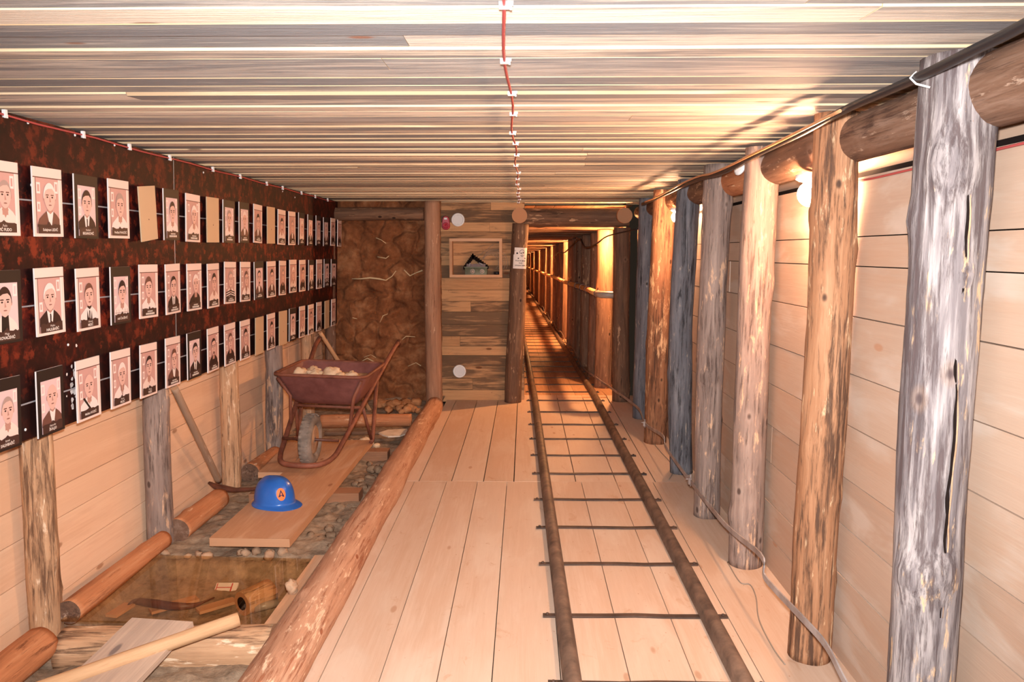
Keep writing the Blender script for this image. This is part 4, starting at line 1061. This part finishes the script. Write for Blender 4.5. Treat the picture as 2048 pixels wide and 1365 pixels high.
# ------------------------------------------------------------------ portrait plates
PL_W, PL_H, PL_T = 0.182, 0.268, 0.006
PMATS = ['p_cream', 'p_bg', 'p_pale', 'p_skin', 'p_skin2', 'p_dark', 'p_black', 'p_mid', 'p_soil', 'p_grey', 'p_shade', 'p_bg2', 'p_white']
PI_ = {n: i for i, n in enumerate(PMATS)}
def ell(cx, cy, rx, ry, n=22, a0=0, a1=360):
    return [(cx + rx * math.cos(R(a0 + (a1 - a0) * i / n)), cy + ry * math.sin(R(a0 + (a1 - a0) * i / n))) for i in range(n + (0 if a1 - a0 == 360 else 1))]
def photo(t, frame, hair, wear, seed, detail=True):
    """the printed picture: border, room, a half-length figure, torn dark strip with the caption"""
    q = random.Random(seed); b = MB(); w, h = PL_W, PL_H
    lay = [0]
    def poly(P, m, up=True):
        if up: lay[0] += 1
        x = 0.0002 + lay[0] * 0.00016
        b.quad([(x, u * w, v * h) for u, v in P], PI_[m])
    def rect(u0, v0, u1, v1, m): poly([(u0, v0), (u1, v0), (u1, v1), (u0, v1)], m)
    bg = 'p_bg2' if frame == 'dark' else 'p_bg'
    if frame == 'dark':
        rect(-.5, -.5, .5, .5, 'p_black'); rect(-.37, -.46, .38, .33, bg)
        L, Rr, B, Tp = -.37, .38, -.46, .33
    else:
        rect(-.5, -.5, .5, .5, 'p_cream'); rect(-.42, -.455, .42, .35, bg)
        rect(-.5, .345, .5, .36, 'p_mid'); rect(-.435, -.455, -.41, .345, 'p_shade'); rect(.36, -.455, .42, .345, 'p_pale')
        L, Rr, B, Tp = -.41, .36, -.455, .345
    if detail:
        for (u, v, du, dv) in ((L + .01, .12, .13, .16), (Rr - .14, .14, .12, .17), (L + .01, -.14, .11, .14)):
            if q.random() < 0.75:
                rect(u, v, u + du, v + dv, 'p_pale'); rect(u + .03, v + .03, u + du - .03, v + dv - .03, bg)
    cx = q.uniform(-.04, .05); cy = q.uniform(.045, .075); rx, ry = q.uniform(.185, .21), q.uniform(.175, .195)
    # shoulders
    def body(m, top=-.16, wd=.42):
        P = [(cx - .10, top + .04), (cx - .24, top - .02), (cx - wd * .88, top - .08), (L, max(top - .2, -.33)), (L, -.36), (Rr, -.36), (Rr, max(top - .2, -.33)), (cx + wd * .80, top - .08), (cx + .24, top - .02), (cx + .10, top + .04)]
        poly([(max(L, min(Rr, u)), v) for u, v in P], m)
    main = {'suit': 'p_dark', 'jacket': 'p_mid', 'white': 'p_pale', 'check': 'p_pale', 'stripe': 'p_pale', 'dark': 'p_dark', 'light': 'p_cream', 'turtle': 'p_cream', 'vneck': 'p_pale', 'strap': 'p_white', 'coat': 'p_white'}[wear]
    body(main)
    poly([(cx - .085, -.22), (cx + .085, -.22), (cx + .09, .0), (cx - .09, .0)], 'p_skin2')
    if wear in ('suit', 'jacket', 'coat'):
        if wear == 'coat': poly([(cx - .12, -.36), (cx + .12, -.36), (cx + .09, -.11), (cx - .09, -.11)], 'p_dark')
        poly([(cx - .02, -.36), (cx + .04, -.36), (cx + .12, -.12), (cx + .01, -.17), (cx - .12, -.12)] if wear != 'suit' else [(cx - .06, -.36), (cx + .06, -.36), (cx + .12, -.12), (cx + .0, -.18), (cx - .12, -.12)], 'p_white')
        if wear == 'suit' or wear == 'coat': poly([(cx - .02, -.36), (cx + .02, -.36), (cx + .03, -.22), (cx + .02, -.185), (cx - .02, -.185)], 'p_dark')
    elif wear in ('white', 'check', 'light', 'vneck', 'strap'):
        poly([(cx - .10, -.15), (cx, -.26), (cx + .10, -.15), (cx + .06, -.11), (cx - .06, -.11)], 'p_skin2')
        if wear == 'check':
            for u in (-.3, -.18, .14, .26): rect(max(L, cx + u - .008), -.36, min(Rr, cx + u + .008), -.24, 'p_grey')
            rect(L, -.30, Rr, -.292, 'p_grey')
        if wear == 'strap': poly([(cx - .27, -.14), (cx - .21, -.12), (cx + .1, -.36), (cx + .03, -.36)], 'p_black')
        if wear == 'vneck': poly([(cx - .11, -.13), (cx - .08, -.11), (cx, -.29), (cx + .08, -.11), (cx + .11, -.13), (cx, -.33)], 'p_shade')
    elif wear == 'stripe':
        for v in (-.20, -.255, -.31): poly([(L, v - .05), (cx, v), (Rr, v - .05), (Rr, v - .02), (cx, v + .03), (L, v - .02)], 'p_dark')
    elif wear == 'turtle': poly([(cx - .12, -.36), (cx + .12, -.36), (cx + .10, -.11), (cx, -.14), (cx - .10, -.11)], 'p_black')
    elif wear == 'dark': poly([(cx - .06, -.15), (cx, -.22), (cx + .06, -.15)], 'p_skin2')
    # head
    for sx in (-1, 1): poly(ell(cx + sx * rx * .98, cy - .01, .022, .038, 12), 'p_skin2')
    hc_ = {'dark': 'p_dark', 'grey': 'p_grey', 'white': 'p_pale', 'bald': None, 'brown': 'p_mid'}[hair]
    if hc_: poly(ell(cx, cy + .012, rx * 1.05, ry * 1.03, 20, -8, 188), hc_)
    chin = ell(cx, cy - .01, rx * .97, ry * (1.0 if hair == 'bald' else .96), 26)
    chin = [(cx + (u - cx) * (1 - .22 * max(0, (cy - .02 - v) / ry)), v) for u, v in chin]
    poly(chin, 'p_skin')
    if hc_:
        hl = q.uniform(.085, .115)
        fr_ = [(cx - rx, cy + .02)] + [(cx + rx * 1.0 * math.cos(R(a)), cy + .028 + ry * .985 * math.sin(R(a))) for a in range(170, 9, -16)] + [(cx + rx, cy + .02), (cx + rx * .90, cy + .05), (cx + rx * .80, cy + hl - .01), (cx + rx * .42, cy + hl + .030), (cx - rx * .25, cy + hl + .022), (cx - rx * .70, cy + hl - .005), (cx - rx * .90, cy + .05)]
        poly(fr_[::-1], hc_)
    if detail or True:
        for sx in (-1, 1):
            ex = cx + sx * rx * .42
            poly([(ex - .052, cy + .03), (ex + .052, cy + .03), (ex + .046, cy + .046), (ex - .046, cy + .046)], 'p_mid' if hair != 'dark' else 'p_dark')
            poly(ell(ex, cy + .006, .03, .013, 10), 'p_dark')
        poly([(cx - .008, cy + .02), (cx + .034, cy - .062), (cx - .022, cy - .068)], 'p_skin2')
        poly(ell(cx, cy - .108, .056, .009, 10), 'p_shade')
        poly([(cx + rx * .55, cy - .08), (cx + rx * .92, cy + .01), (cx + rx * .80, cy - .02)], 'p_skin2')
        if q.random() < 0.25 and hair == 'dark': poly(ell(cx, cy - .135, .07, .028, 14), 'p_mid')
    # torn strip
    n = 12; top = [(L + (Rr - L) * i / n, -.325 + q.uniform(-.014, .014) + (.035 if i == n // 2 else 0)) for i in range(n + 1)]
    poly([(L, B)] + [(Rr, B)] + top[::-1], 'p_soil')
    if not detail: pass
    o = b.build('photograph', [K[m] for m in PMATS], t)
    return 0.0002 + (lay[0] + 1) * 0.00016
def caption(t, x, lines, seed):
    b = MB()
    if lines:
        for s, sz, v, bold in lines:
            vs, fs = text_polys(s, sz, bold)
            i0 = len(b.v); b.v += [(x, u, v + z) for u, z in vs]
            for f in fs: b.f.append(tuple(i0 + i for i in f)); b.m.append(0); b.sm.append(False); b.uv.append([(0, 0)] * len(f)); b.rn.append([(0, 0)] * len(f))
    else:
        q = random.Random(seed)
        for v, tot, hh in ((-.375 * PL_H, .05, .006), (-.42 * PL_H, .085, .010)):
            u = -tot / 2
            while u < tot / 2:
                w_ = q.uniform(.003, .006); b.quad([(x, u, v - hh / 2), (x, u + w_, v - hh / 2), (x, u + w_, v + hh / 2), (x, u, v + hh / 2)]); u += w_ + .0018
    b.build('caption', K['p_text'], t)
HA = {'dark': 'dark-haired', 'grey': 'grey-haired', 'white': 'white-haired', 'bald': 'bald', 'brown': 'brown-haired'}
WE = {'suit': 'dark suit', 'jacket': 'brown jacket', 'white': 'white shirt', 'check': 'checked shirt', 'stripe': 'striped top', 'dark': 'dark top', 'light': 'pale shirt', 'turtle': 'black collar', 'vneck': 'pale vneck', 'strap': 'strapped white shirt', 'coat': 'white coat'}
ORD = ['first', 'second', 'third', 'fourth', 'fifth', 'sixth', 'seventh', 'eighth', 'ninth', 'tenth', 'eleventh', 'twelfth', 'thirteenth', 'fourteenth', 'fifteenth', 'sixteenth', 'seventeenth', 'eighteenth', 'nineteenth', 'twentieth', 'twenty-first']
def plate(y, zc, spec, row, idx, tilt=0.0, x=None, swing=0.0):
    nm = 'portrait_plate'
    if spec == 'blank':
        lab = 'bare tan plate turned to its back, %s from left in the %s row' % (ORD[idx], row)
        b = MB(); b.box((0, -PL_W / 2, -PL_H / 2), (0, PL_W, 0), (0, 0, PL_H), (PL_T, 0, 0))
        b.lathe([(0.0004, 0.0015), (0.003, 0.0012), (0.0035, 0), ], 8, 1, Matrix.Translation((PL_T, 0, -0.03)) @ Matrix.Rotation(R(90), 4, 'Y'))
        o = b.build('blank_plate', [K['p_board'], K['p_mid']]); tag(o, lab, 'plate', 'plates on the memorial panel')
        o.location = (xp(zc) + 0.028, y, zc); o.rotation_euler = (tilt, math.atan(PLEAN), swing)
        return o
    frame, hair, wear = spec[:3]; lines = spec[3] if len(spec) > 3 else None
    lab = '%s plate of %s man in %s, %s from left in the %s row' % ('black-framed' if frame == 'dark' else 'pale-framed', HA[hair], WE[wear], ORD[idx], row)
    t = thing(nm, (xp(zc) + 0.028, y, zc), lab, 'plate', 'plates on the memorial panel', (tilt, math.atan(PLEAN), swing))
    b = MB(); b.box((-PL_T, -PL_W / 2, -PL_H / 2), (0, PL_W, 0), (0, 0, PL_H), (PL_T, 0, 0)); b.build('board', K['p_white'], t)
    lx = photo(t, frame, hair, wear, idx * 7 + len(row) * 131, y < 5.5)
    caption(t, lx + 0.0004, lines, idx + 3)
    return t
def two(a, b_): return [(a, 0.012, -.365 * PL_H, False), (b_, 0.0155, -.42 * PL_H, True)]
def one(a): return [(a, 0.0145, -.40 * PL_H, True)]
ROW1 = [('light', 'grey', 'light', two('Fudo', 'VIĆ FUDO')), ('light', 'white', 'jacket', one('Sulejman LEDIĆ')), ('dark', 'dark', 'suit', two('Nedžad', 'BEGANOVIĆ')), ('light', 'grey', 'white', one('Nedžad PANDŽIĆ')), 'blank',
        ('dark', 'dark', 'white'), ('light', 'white', 'light'), 'blank', ('dark', 'grey', 'white'), ('dark', 'white', 'jacket'), ('light', 'dark', 'jacket'), 'blank', ('light', 'dark', 'white'), ('light', 'grey', 'jacket'),
        ('dark', 'white', 'white'), ('dark', 'white', 'suit'), ('dark', 'dark', 'light'), ('dark', 'grey', 'jacket'), ('light', 'brown', 'dark'), ('light', 'grey', 'dark')]
ROW2 = [('dark', 'dark', 'turtle', two('Mujo', 'KOVAČEVIĆ')), ('light', 'white', 'suit', two('Mujko', 'HALILBAŠIĆ')), ('light', 'brown', 'coat', two('Ahmed', 'MESIĆ')), ('dark', 'dark', 'check', one('Adil ČAUŠEVIĆ')), ('light', 'brown', 'white'),
        ('light', 'dark', 'suit'), ('light', 'white', 'dark'), ('light', 'dark', 'light'), ('light', 'grey', 'stripe'), ('light', 'brown', 'vneck'), ('dark', 'dark', 'jacket'), ('light', 'dark', 'jacket'), ('light', 'grey', 'dark'),
        ('light', 'white', 'light'), ('light', 'dark', 'dark'), ('dark', 'white', 'suit'), ('light', 'grey', 'suit'), ('dark', 'dark', 'stripe'), ('dark', 'dark', 'dark')]
ROW3 = [('dark', 'grey', 'light', two('Izmet', 'SALIHBAŠIĆ')), ('dark', 'bald', 'jacket', two('Hajrudin', 'ŠKALJO')), ('light', 'bald', 'strap', one('Midhat KOZIĆ')), ('light', 'white', 'vneck', two('Ramiz', 'MUJIĆ')), ('light', 'dark', 'light', two('Mirsad', 'PAŠIĆ')),
        ('light', 'brown', 'jacket'), ('dark', 'dark', 'suit'), ('light', 'dark', 'dark'), ('light', 'brown', 'dark'), ('light', 'dark', 'jacket'), 'blank', ('light', 'dark', 'suit'), 'blank', ('dark', 'dark', 'white'), ('light', 'grey', 'light'),
        ('light', 'dark', 'light'), ('light', 'grey', 'dark'), 'blank', ('light', 'brown', 'light')]
pa = random.Random(77)
for row, specs, y0, zc in (('upper', ROW1, 2.84, 1.796), ('middle', ROW2, 2.83, 1.402), ('lower', ROW3, 2.81, 1.006)):
    n = len(specs)
    for i, sp in enumerate(specs):
        y = y0 + i * ((8.03 - y0) / (n - 1) if row == 'upper' else (7.80 - y0) / (n - 1))
        tilt = R(pa.uniform(-1.2, 1.2)); sw = R(pa.uniform(-1.8, 1.8))
        if row == 'upper' and i == 4: tilt = R(6); 
        plate(y, zc + pa.uniform(-.004, .004), sp, row, i, tilt, None, sw)
# rods the plates hang on
for k, (z, ya, yb, lab) in enumerate([(1.80, 1.6, 8.04, 'thin steel rod behind the upper row of plates'), (1.395, 1.6, 7.95, 'thin steel rod behind the middle row of plates'), (1.02, 1.6, 7.95, 'thin steel rod behind the lower row of plates')]):
    b = MB(); b.tube([(xp(z) + 0.012, ya + (yb - ya) * i / 20, z + 0.003 * math.sin(i * 1.3)) for i in range(21)], 0.0035, 8)
    tag(b.build('hanging_rod', K['steel']), lab, 'rod')

# ------------------------------------------------------------------ cables with clips
def clip_mesh():
    b = MB()
    b.cbox((0, 0, 0), (0.022, 0.013, 0.013)); b.cbox((0.013, 0, 0.004), (0.012, 0.013, 0.007)); b.tube([(0.014, 0, 0), (0.014, 0, -0.009)], 0.0028, 8)
    return b
t = thing('red_cable', (-0.05, 1.0, ZC - 0.012), 'thin red cable clipped lengthwise along the middle of the ceiling', 'cable')
cy = [-0.3, 0.2, 0.7, 1.2, 1.694, 2.173, 2.606, 2.983, 3.448, 3.775, 4.213, 4.715] + [4.715 + 0.43 * i for i in range(1, 9)]
pts = [(-0.048 + 0.007 * math.sin(y * 5.1) - 0.004 * (y > 5) * (y - 5) - t.location.x, y - 1.0, -0.004) for y in [-0.5 + 0.15 * i for i in range(60)]]
b = MB(); b.tube(pts, 0.0042, 8); b.build('sheath', K['red_wire'], t)
proto = None
for y in cy:
    x = -0.048 + 0.007 * math.sin(y * 5.1) - 0.004 * (y > 5) * (y - 5)
    if proto is None: proto = o = clip_mesh().build('cable_clip', K['white_plastic'], t)
    else: o = proto.copy(); COL.objects.link(o); o.parent = t
    o.location = (x - t.location.x, y - 1.0, -0.004)
t = thing('red_cable', (XP + 0.008, 1.5, 2.098), 'thin red cable clipped along the upper edge of the memorial panel', 'cable')
b = MB(); b.tube([(0.002 * math.sin(i * 2.1), 0.2 * i, 0.003 * math.sin(i * 1.4)) for i in range(33)], 0.0042, 8); b.build('sheath', K['red_wire'], t)
proto = None
for y in [2.0, 2.45, 2.894, 3.403, 3.80, 4.229, 4.81, 5.27, 5.81, 6.19, 6.71, 7.15, 7.6]:
    if proto is None: proto = o = clip_mesh().build('cable_clip', K['white_plastic'], t)
    else: o = proto.copy(); COL.objects.link(o); o.parent = t
    o.location = (0.004, y - 1.5, 0.006); o.rotation_euler = (0, R(90), 0)
b = MB(); b.tube([(XR0 - 0.005, 1.2, 1.875), (XR0 - 0.005, 2.0, 1.87), (XR0 - 0.005, 2.85, 1.862), (XR0 - 0.005, 3.3, 1.866)], 0.004, 8)
tag(b.build('red_cable', K['red_wire']), 'thin red cable on the boarded wall below the ceiling logs', 'cable')

XK = 1.015
kp = [(2300, -95), (2048, 50), (1940, 104), (1830, 158), (1700, 215), (1610, 262), (1540, 296), (1490, 320), (1450, 343), (1400, 358), (1360, 374), (1310, 398), (1285, 408)]
t = thing('black_cable', (XK, 2.1, 2.05), 'thick black cable sagging along the tops of the log posts', 'cable')
o0 = Vector(t.location)
P = [Vector(at(x, y, 0, XK)) - o0 for x, y in kp]
for p in P: p.z = min(p.z, ZC - 0.03 - o0.z)
b = MB(); b.tube(curve(P, 6), 0.013, 10); b.build('sheath', K['black'], t)
b = MB(); q_ = Vector(at(1832, 157, 0, XK)) - o0; b.tube([q_ + Vector((0.0, 0.0, 0.017)), q_ + Vector((-0.017, -0.004, 0.0)), q_ + Vector((-0.008, -0.02, -0.018)), q_ + Vector((0.02, -0.035, -0.03))], 0.0028, 6); b.build('cable_tie', K['white_plastic'], t)
b = MB(); P2 = [Vector(at(x, y, 0, XK - 0.018)) for x, y in [(1680, 222), (1600, 262), (1540, 292), (1490, 316), (1450, 336), (1420, 348), (1400, 352), (1370, 364), (1340, 380), (1310, 396), (1290, 404)]]
b.tube(curve(P2, 6), 0.006, 8); tag(b.build('copper_cable', K['copper']), 'thin coppery cable following the black cable under the ceiling', 'cable')
# cables dangling at the tunnel mouth
b = MB(); b.tube(curve([at(1275, 458, 1, 8.05), at(1240, 466, 1, 8.25), at(1212, 474, 1, 8.5), at(1190, 490, 1, 9.0), at(1170, 494, 1, 9.6), at(1158, 478, 1, 10.4), at(1130, 505, 1, 11.5), at(1116, 506, 1, 12.2), at(1110, 512, 1, 13)], 6), 0.008, 8)
tag(b.build('tunnel_cable', K['black']), 'black cable strung from the slate post into the tunnel above the pipe', 'cable')

# flat strap along the post feet
XS = 1.02
sp = [at(1690, 1365, 0, XS), at(1652, 1292, 0, XS), at(1605, 1238, 0, XS), at(1552, 1182, 0, XS), at(1527, 1150, 0, XS), at(1522, 1112, 0, XS), at(1450, 1050, 0, XS), at(1382, 965, 0, XS), at(1345, 915, 0, XS), at(1330, 892, 0, XS), at(1325, 872, 0, XS), at(1292, 850, 0, XS), at(1280, 822, 0, XS), at(1262, 805, 0, XS)]
sp = [Vector(p) for p in sp]; sp = [Vector((p.x, p.y, max(0.02, p.z))) for p in sp]
sp = [Vector((XS, 1.6, 0.2)), Vector((XS, 2.1, 0.20))] + sp + [Vector((0.93, 8.25, 0.16)), Vector((0.92, 8.9, 0.10))] + [T(0.83, s, 0.10 + 0.04 * math.sin(s * 2.2)) for s in np.arange(0.9, 16, 0.6)]
t = thing('earthing_strap', (XS, 2.5, 0.2), 'flat grey metal strap winding along the feet of the log posts', 'strap')
o0 = Vector(t.location)
C_ = curve([p - o0 for p in sp], 5)
b = MB()
for p, q in zip(C_, C_[1:]):
    w = Vector((0, 0, 0.013)); d = Vector((0.003, 0, 0))
    ps = [p - w, q - w, q + w, p + w]
    b.quad([x - d for x in ps], sm=True); b.quad([x + d for x in ps][::-1], sm=True); b.quad([p + w - d, q + w - d, q + w + d, p + w + d]); b.quad([p - w + d, q - w + d, q - w - d, p - w - d])
b.build('band', K['strap'], t)
for px, py in ((1381, 962), (1290, 848)):
    p = Vector(at(px, py, 0, XS)) - o0
    b = MB(); b.cbox(p + Vector((-0.006, 0, 0)), (0.02, 0.03, 0.04)); b.tube([p + Vector((-0.03, 0, 0.01)), p + Vector((0.0, 0, 0.01))], 0.005, 8); b.tube([p + Vector((0, 0, -0.035)), p + Vector((0, 0, 0.04))], 0.005, 8); b.build('clamp', K['strap'], t)
for k, (path, lab) in enumerate([([(1318, 868), (1308, 885), (1322, 905), (1340, 925), (1345, 945), (1338, 960)], 'thin grey wire curling on the floor at the rusty brown post'), ([(1455, 1125), (1480, 1165), (1500, 1170), (1512, 1195), (1518, 1240), (1545, 1295), (1570, 1330)], 'thin grey wire curling on the floor in front of the grey brown post')]):
    b = MB(); b.tube(curve([at(x, y, 2, 0.004) for x, y in path], 6), 0.003, 6); tag(b.build('floor_wire', K['grey_wire']), lab, 'wire')

# ------------------------------------------------------------------ handrail pipe
t = thing('handrail_pipe', (0.9, 8.4, 1.16), 'brassy handrail pipe with clamps running along the tunnel props', 'pipe')
o0 = Vector(t.location)
xa = 0.80
b = MB(); b.tube([T(xa, s, 1.15) - o0 + Vector((0, 0, 0.01 * math.sin(s * 0.9))) for s in np.arange(-0.02, 36, 1.0)], 0.034, 12); b.build('pipe', K['brass'], t)
b = MB(); e0 = T(xa, -0.02, 1.15) - o0
b.tube(curve([e0 + Vector((0, 0.06, 0)), e0 + Vector((0.004, -0.02, 0)), e0 + Vector((0.03, -0.075, -0.002)), e0 + Vector((0.085, -0.1, -0.004)), e0 + Vector((0.16, -0.1, -0.006))], 5), 0.038, 14); b.build('elbow', K['pipe_grey'], t)
for s in (0.08, 1.2, 1.9, 2.7, 4.0, 5.4, 7.0, 9.0, 11.5):
    p = T(xa, s, 1.15) - o0 + Vector((0, 0, 0.01 * math.sin(s * 0.9)))
    b = MB(); b.tube([p - Vector((0, 0.015, 0)), p + Vector((0, 0.015, 0))], 0.041, 14); b.tube([p + Vector((0, 0, 0.035)), p + Vector((0.01, 0, 0.065))], 0.006, 6); b.tube([p + Vector((0, 0, -0.035)), p + Vector((0.12, 0, -0.03))], 0.006, 6); b.build('clamp', K['iron'], t)

# ------------------------------------------------------------------ fittings on the end wall
def disc_thing(name, px, py, label):
    p = at(px, py, 1, YB - 0.002)
    t = thing(name, p, label, 'speaker')
    q = Matrix.Rotation(R(90), 4, 'X')
    b = MB(); b.lathe([(0.052, 0), (0.071, 0.0), (0.071, 0.008), (0.066, 0.013), (0.055, 0.015), (0.053, 0.009)], 32, 0, q); b.build('rim', K['white_plastic'], t)
    b = MB(); b.lathe([(0.0005, 0.0085), (0.053, 0.0085)], 32, 0, q)
    for i in range(-5, 6):
        z = i * 0.0085; hw = math.sqrt(max(0, 0.05 ** 2 - z * z)); b.box((-hw, -0.0105, z - 0.0022), (2 * hw, 0, 0), (0, 0, 0.0044), (0, 0.002, 0), 1)
    b.build('grille', [K['grille'], K['white_plastic']], t)
disc_thing('wall_speaker', 916, 440, 'round white wall speaker under the ceiling next to the red alarm')
disc_thing('wall_speaker', 919, 743, 'round white wall speaker low on the weathered boards near the floor')
p = at(892, 446, 1, YB - 0.002)
t = thing('fire_alarm', p, 'red fire alarm sounder beside the brown column under the ceiling', 'fire alarm')
b = MB(); pl = [(0.045 * math.cos(R(a)), -0.03 + 0.045 * math.sin(R(a))) for a in range(180, 361, 15)] + [(0.036 * math.cos(R(a)), 0.035 + 0.036 * math.sin(R(a))) for a in range(0, 181, 15)]
m = len(pl); loft(b, [[Vector((x, 0, z)) for x, z in pl], [Vector((x, -0.03, z)) for x, z in pl], [Vector((x * .85, -0.038, z * .9)) for x, z in pl]]); b.build('housing', K['alarm_red'], t)
q = Matrix.Translation((0, -0.038, -0.03)) @ Matrix.Rotation(R(90), 4, 'X')
b = MB(); b.lathe([(0.034, 0), (0.032, 0.016), (0.022, 0.02), (0.02, 0.012), (0.008, 0.012), (0.006, 0.02), (0.0005, 0.02)], 24, 0, q); b.build('horn', K['alarm_red'], t)
b = MB(); b.cbox((0, -0.042, 0.042), (0.03, 0.008, 0.018)); b.build('strobe', K['white_plastic'], t)

# wooden display frame with the field set
x0, x1, z0, z1 = -0.79, -0.235, 1.335, 1.745
t = thing('display_frame', (x0, YB, z0), 'pine display frame on the weathered boards holding an old green field set', 'display frame')
ww, dd = 0.03, 0.13
for nm, o, du, dv in (('bottom_rail', (0, -dd, 0), (x1 - x0, 0, 0), (0, 0, ww)), ('top_rail', (0, -dd, z1 - z0 - ww), (x1 - x0, 0, 0), (0, 0, ww)), ('side_rail', (0, -dd, ww), (0, 0, z1 - z0 - 2 * ww), (ww, 0, 0)), ('side_rail', (x1 - x0 - ww, -dd, ww), (0, 0, z1 - z0 - 2 * ww), (ww, 0, 0))):
    b = MB(); b.box(o, du, dv, (0, dd - 0.001, 0), 0, rr()); b.build(nm, K['old_plank'], t)
zb = z0 + ww
fs = thing('field_set', (-0.512, YB - 0.075, zb), 'grey green field telephone set standing in the display frame', 'telephone')
b = MB(); loft(b, [rrect(0.118, -0.05, 0.05, 0, 0.008, 2), rrect(0.118, -0.05, 0.05, 0.075, 0.008, 2)]); b.box((-0.124, -0.054, 0.074), (0.248, 0, 0), (0, 0.108, 0), (0, 0, 0.010)); b.build('case', K['olive'], fs)
for x in (-0.035, 0.065):
    b = MB(); b.lathe([(0.0005, 0.012), (0.012, 0.012), (0.014, 0.009), (0.016, 0), (0.024, 0.0)], 18, 0, Matrix.Translation((x, -0.0545, 0.036)) @ Matrix.Rotation(R(90), 4, 'X')); b.build('dial', K['pipe_grey'], fs)
b = MB()
for a, c in (((-0.12, 0.085), (-0.035, 0.205)), ((-0.035, 0.205), (0.115, 0.09))):
    n = 7
    for i in range(n + 1):
        x = a[0] + (c[0] - a[0]) * i / n; z = a[1] + (c[1] - a[1]) * i / n
        b.cbox((x, 0, z - 0.008), (0.014, 0.05, 0.05)); b.cbox((x, 0, z - 0.014), (0.032, 0.04, 0.03))
b.build('coiled_cord', K['dark'], fs)
b = MB(); b.box((-0.10, -0.03, 0.084), (0.2, 0, 0), (0, 0.06, 0), (0, 0, 0.03)); b.build('terminal_block', K['iron'], fs)
b = MB(); b.tube([(-0.075, -0.052, 0.085), (-0.06, -0.054, 0.125)], 0.006, 8); b.tube([(0.03, -0.052, 0.125), (0.075, -0.054, 0.105)], 0.007, 8); b.build('lever', K['steel'], fs)
b = MB()
for i in range(5):
    r_ = 0.085 + 0.014 * i; b.tube([(-0.36 + 0.01 * i + r_ * math.cos(R(a)), YB - 0.05 - 0.008 * i, zb + 0.125 + r_ * math.sin(R(a))) for a in range(-50 + 6 * i, 175 - 9 * i, 12)], 0.0022, 6)
b.tube([(-0.50, YB - 0.05, zb + 0.19), (-0.41, YB - 0.03, zb + 0.255), (-0.33, YB - 0.03, zb + 0.32)], 0.002, 6)
tag(b.build('wire_coil', K['grey_wire']), 'loose coil of thin grey wire beside the field set in the frame', 'wire coil')
b = MB(); b.tube([(-0.325, YB - 0.07, zb + 0.016), (-0.262, YB - 0.07, zb + 0.016)], 0.0155, 14); tag(b.build('black_plug', K['black']), 'small black plug lying in the corner of the display frame', 'plug')

# skull warning sheet wrapped round the leaning post
def sheet():
    pc = Vector((-0.064, 8.31, 1.54)); rad = 0.096
    t = thing('warning_sheet', pc, 'white warning sheet with a skull wrapped round the leaning tunnel post', 'sign', None, (0, R(2.45), 0))
    def cyl(u, v, off): a = u / rad; return ((rad + off) * math.sin(a), -(rad + off) * math.cos(a), v)
    b = MB(); n = 16; W_, H_ = 0.16, 0.218; m = 12
    import itertools
    uo = 0.025
    for i, k in itertools.product(range(n), range(m)):
        u0, u1 = -W_/2 + W_*i/n + uo, -W_/2 + W_*(i+1)/n + uo; v0, v1 = -H_/2 + H_*k/m, -H_/2 + H_*(k+1)/m
        if i == 0 and k in (8, 9, 10, 11): continue
        b.quad([cyl(u0, v0, 0), cyl(u1, v0, 0), cyl(u1, v1, 0), cyl(u0, v1, 0)], sm=True)
    b.build('sheet', K['paper'], t)
    c0 = 0.038
    def ink(name, polys):
        b = MB()
        for P in polys: b.quad([cyl(u + c0, v, 0.0015) for u, v in P])
        b.build(name, K['ink'], t)
    def ring(cx, cy, rx, ry, w, a0=0, a1=360, n=20):
        out = []
        for i in range(n):
            A, B = R(a0 + (a1 - a0) * i / n), R(a0 + (a1 - a0) * (i + 1) / n)
            out.append([(cx + (rx - w) * math.cos(A), cy + (ry - w) * math.sin(A)), (cx + rx * math.cos(A), cy + ry * math.sin(A)), (cx + rx * math.cos(B), cy + ry * math.sin(B)), (cx + (rx - w) * math.cos(B), cy + (ry - w) * math.sin(B))])
        return out
    def disc(cx, cy, rx, ry, n=12): return [ell(cx, cy, rx, ry, n)]
    def bar(x0, y0, x1, y1, w):
        d = Vector((x1 - x0, y1 - y0)); nrm = Vector((-d.y, d.x)).normalized() * w / 2
        return [[(x0 - nrm.x, y0 - nrm.y), (x1 - nrm.x, y1 - nrm.y), (x1 + nrm.x, y1 + nrm.y), (x0 + nrm.x, y0 + nrm.y)]]
    sk = ring(0, 0.062, 0.028, 0.028, 0.004, -30, 210) + ring(0, 0.030, 0.015, 0.014, 0.004, 160, 380) + disc(-0.010, 0.052, 0.007, 0.006) + disc(0.011, 0.058, 0.006, 0.009) + [[(-0.004, 0.036), (0.004, 0.036), (0, 0.044)]] + bar(-0.009, 0.027, 0.009, 0.027, 0.003)
    sk += bar(-0.036, 0.0, 0.034, 0.034, 0.005) + bar(-0.05, 0.046, 0.036, 0.002, 0.005) + disc(-0.052, 0.05, 0.009, 0.009) + disc(-0.038, -0.002, 0.007, 0.006) + disc(0.038, 0.0, 0.007, 0.006)
    ink('skull', sk)
    b = MB()
    for s, sz, v in (('POZOR MINE', 0.0185, -0.028), ('PAZI', 0.018, -0.052), ('OPASNO MINE', 0.0185, -0.077)):
        vs, fs_ = text_polys(s, sz, True)
        i0 = len(b.v); b.v += [cyl(u + c0 - 0.012, v + z, 0.0015) for u, z in vs]
        for f in fs_: b.f.append(tuple(i0 + i for i in f)); b.m.append(0); b.sm.append(False); b.uv.append([(0, 0)] * len(f)); b.rn.append([(0, 0)] * len(f))
    b.build('lettering', K['ink'], t)
sheet()
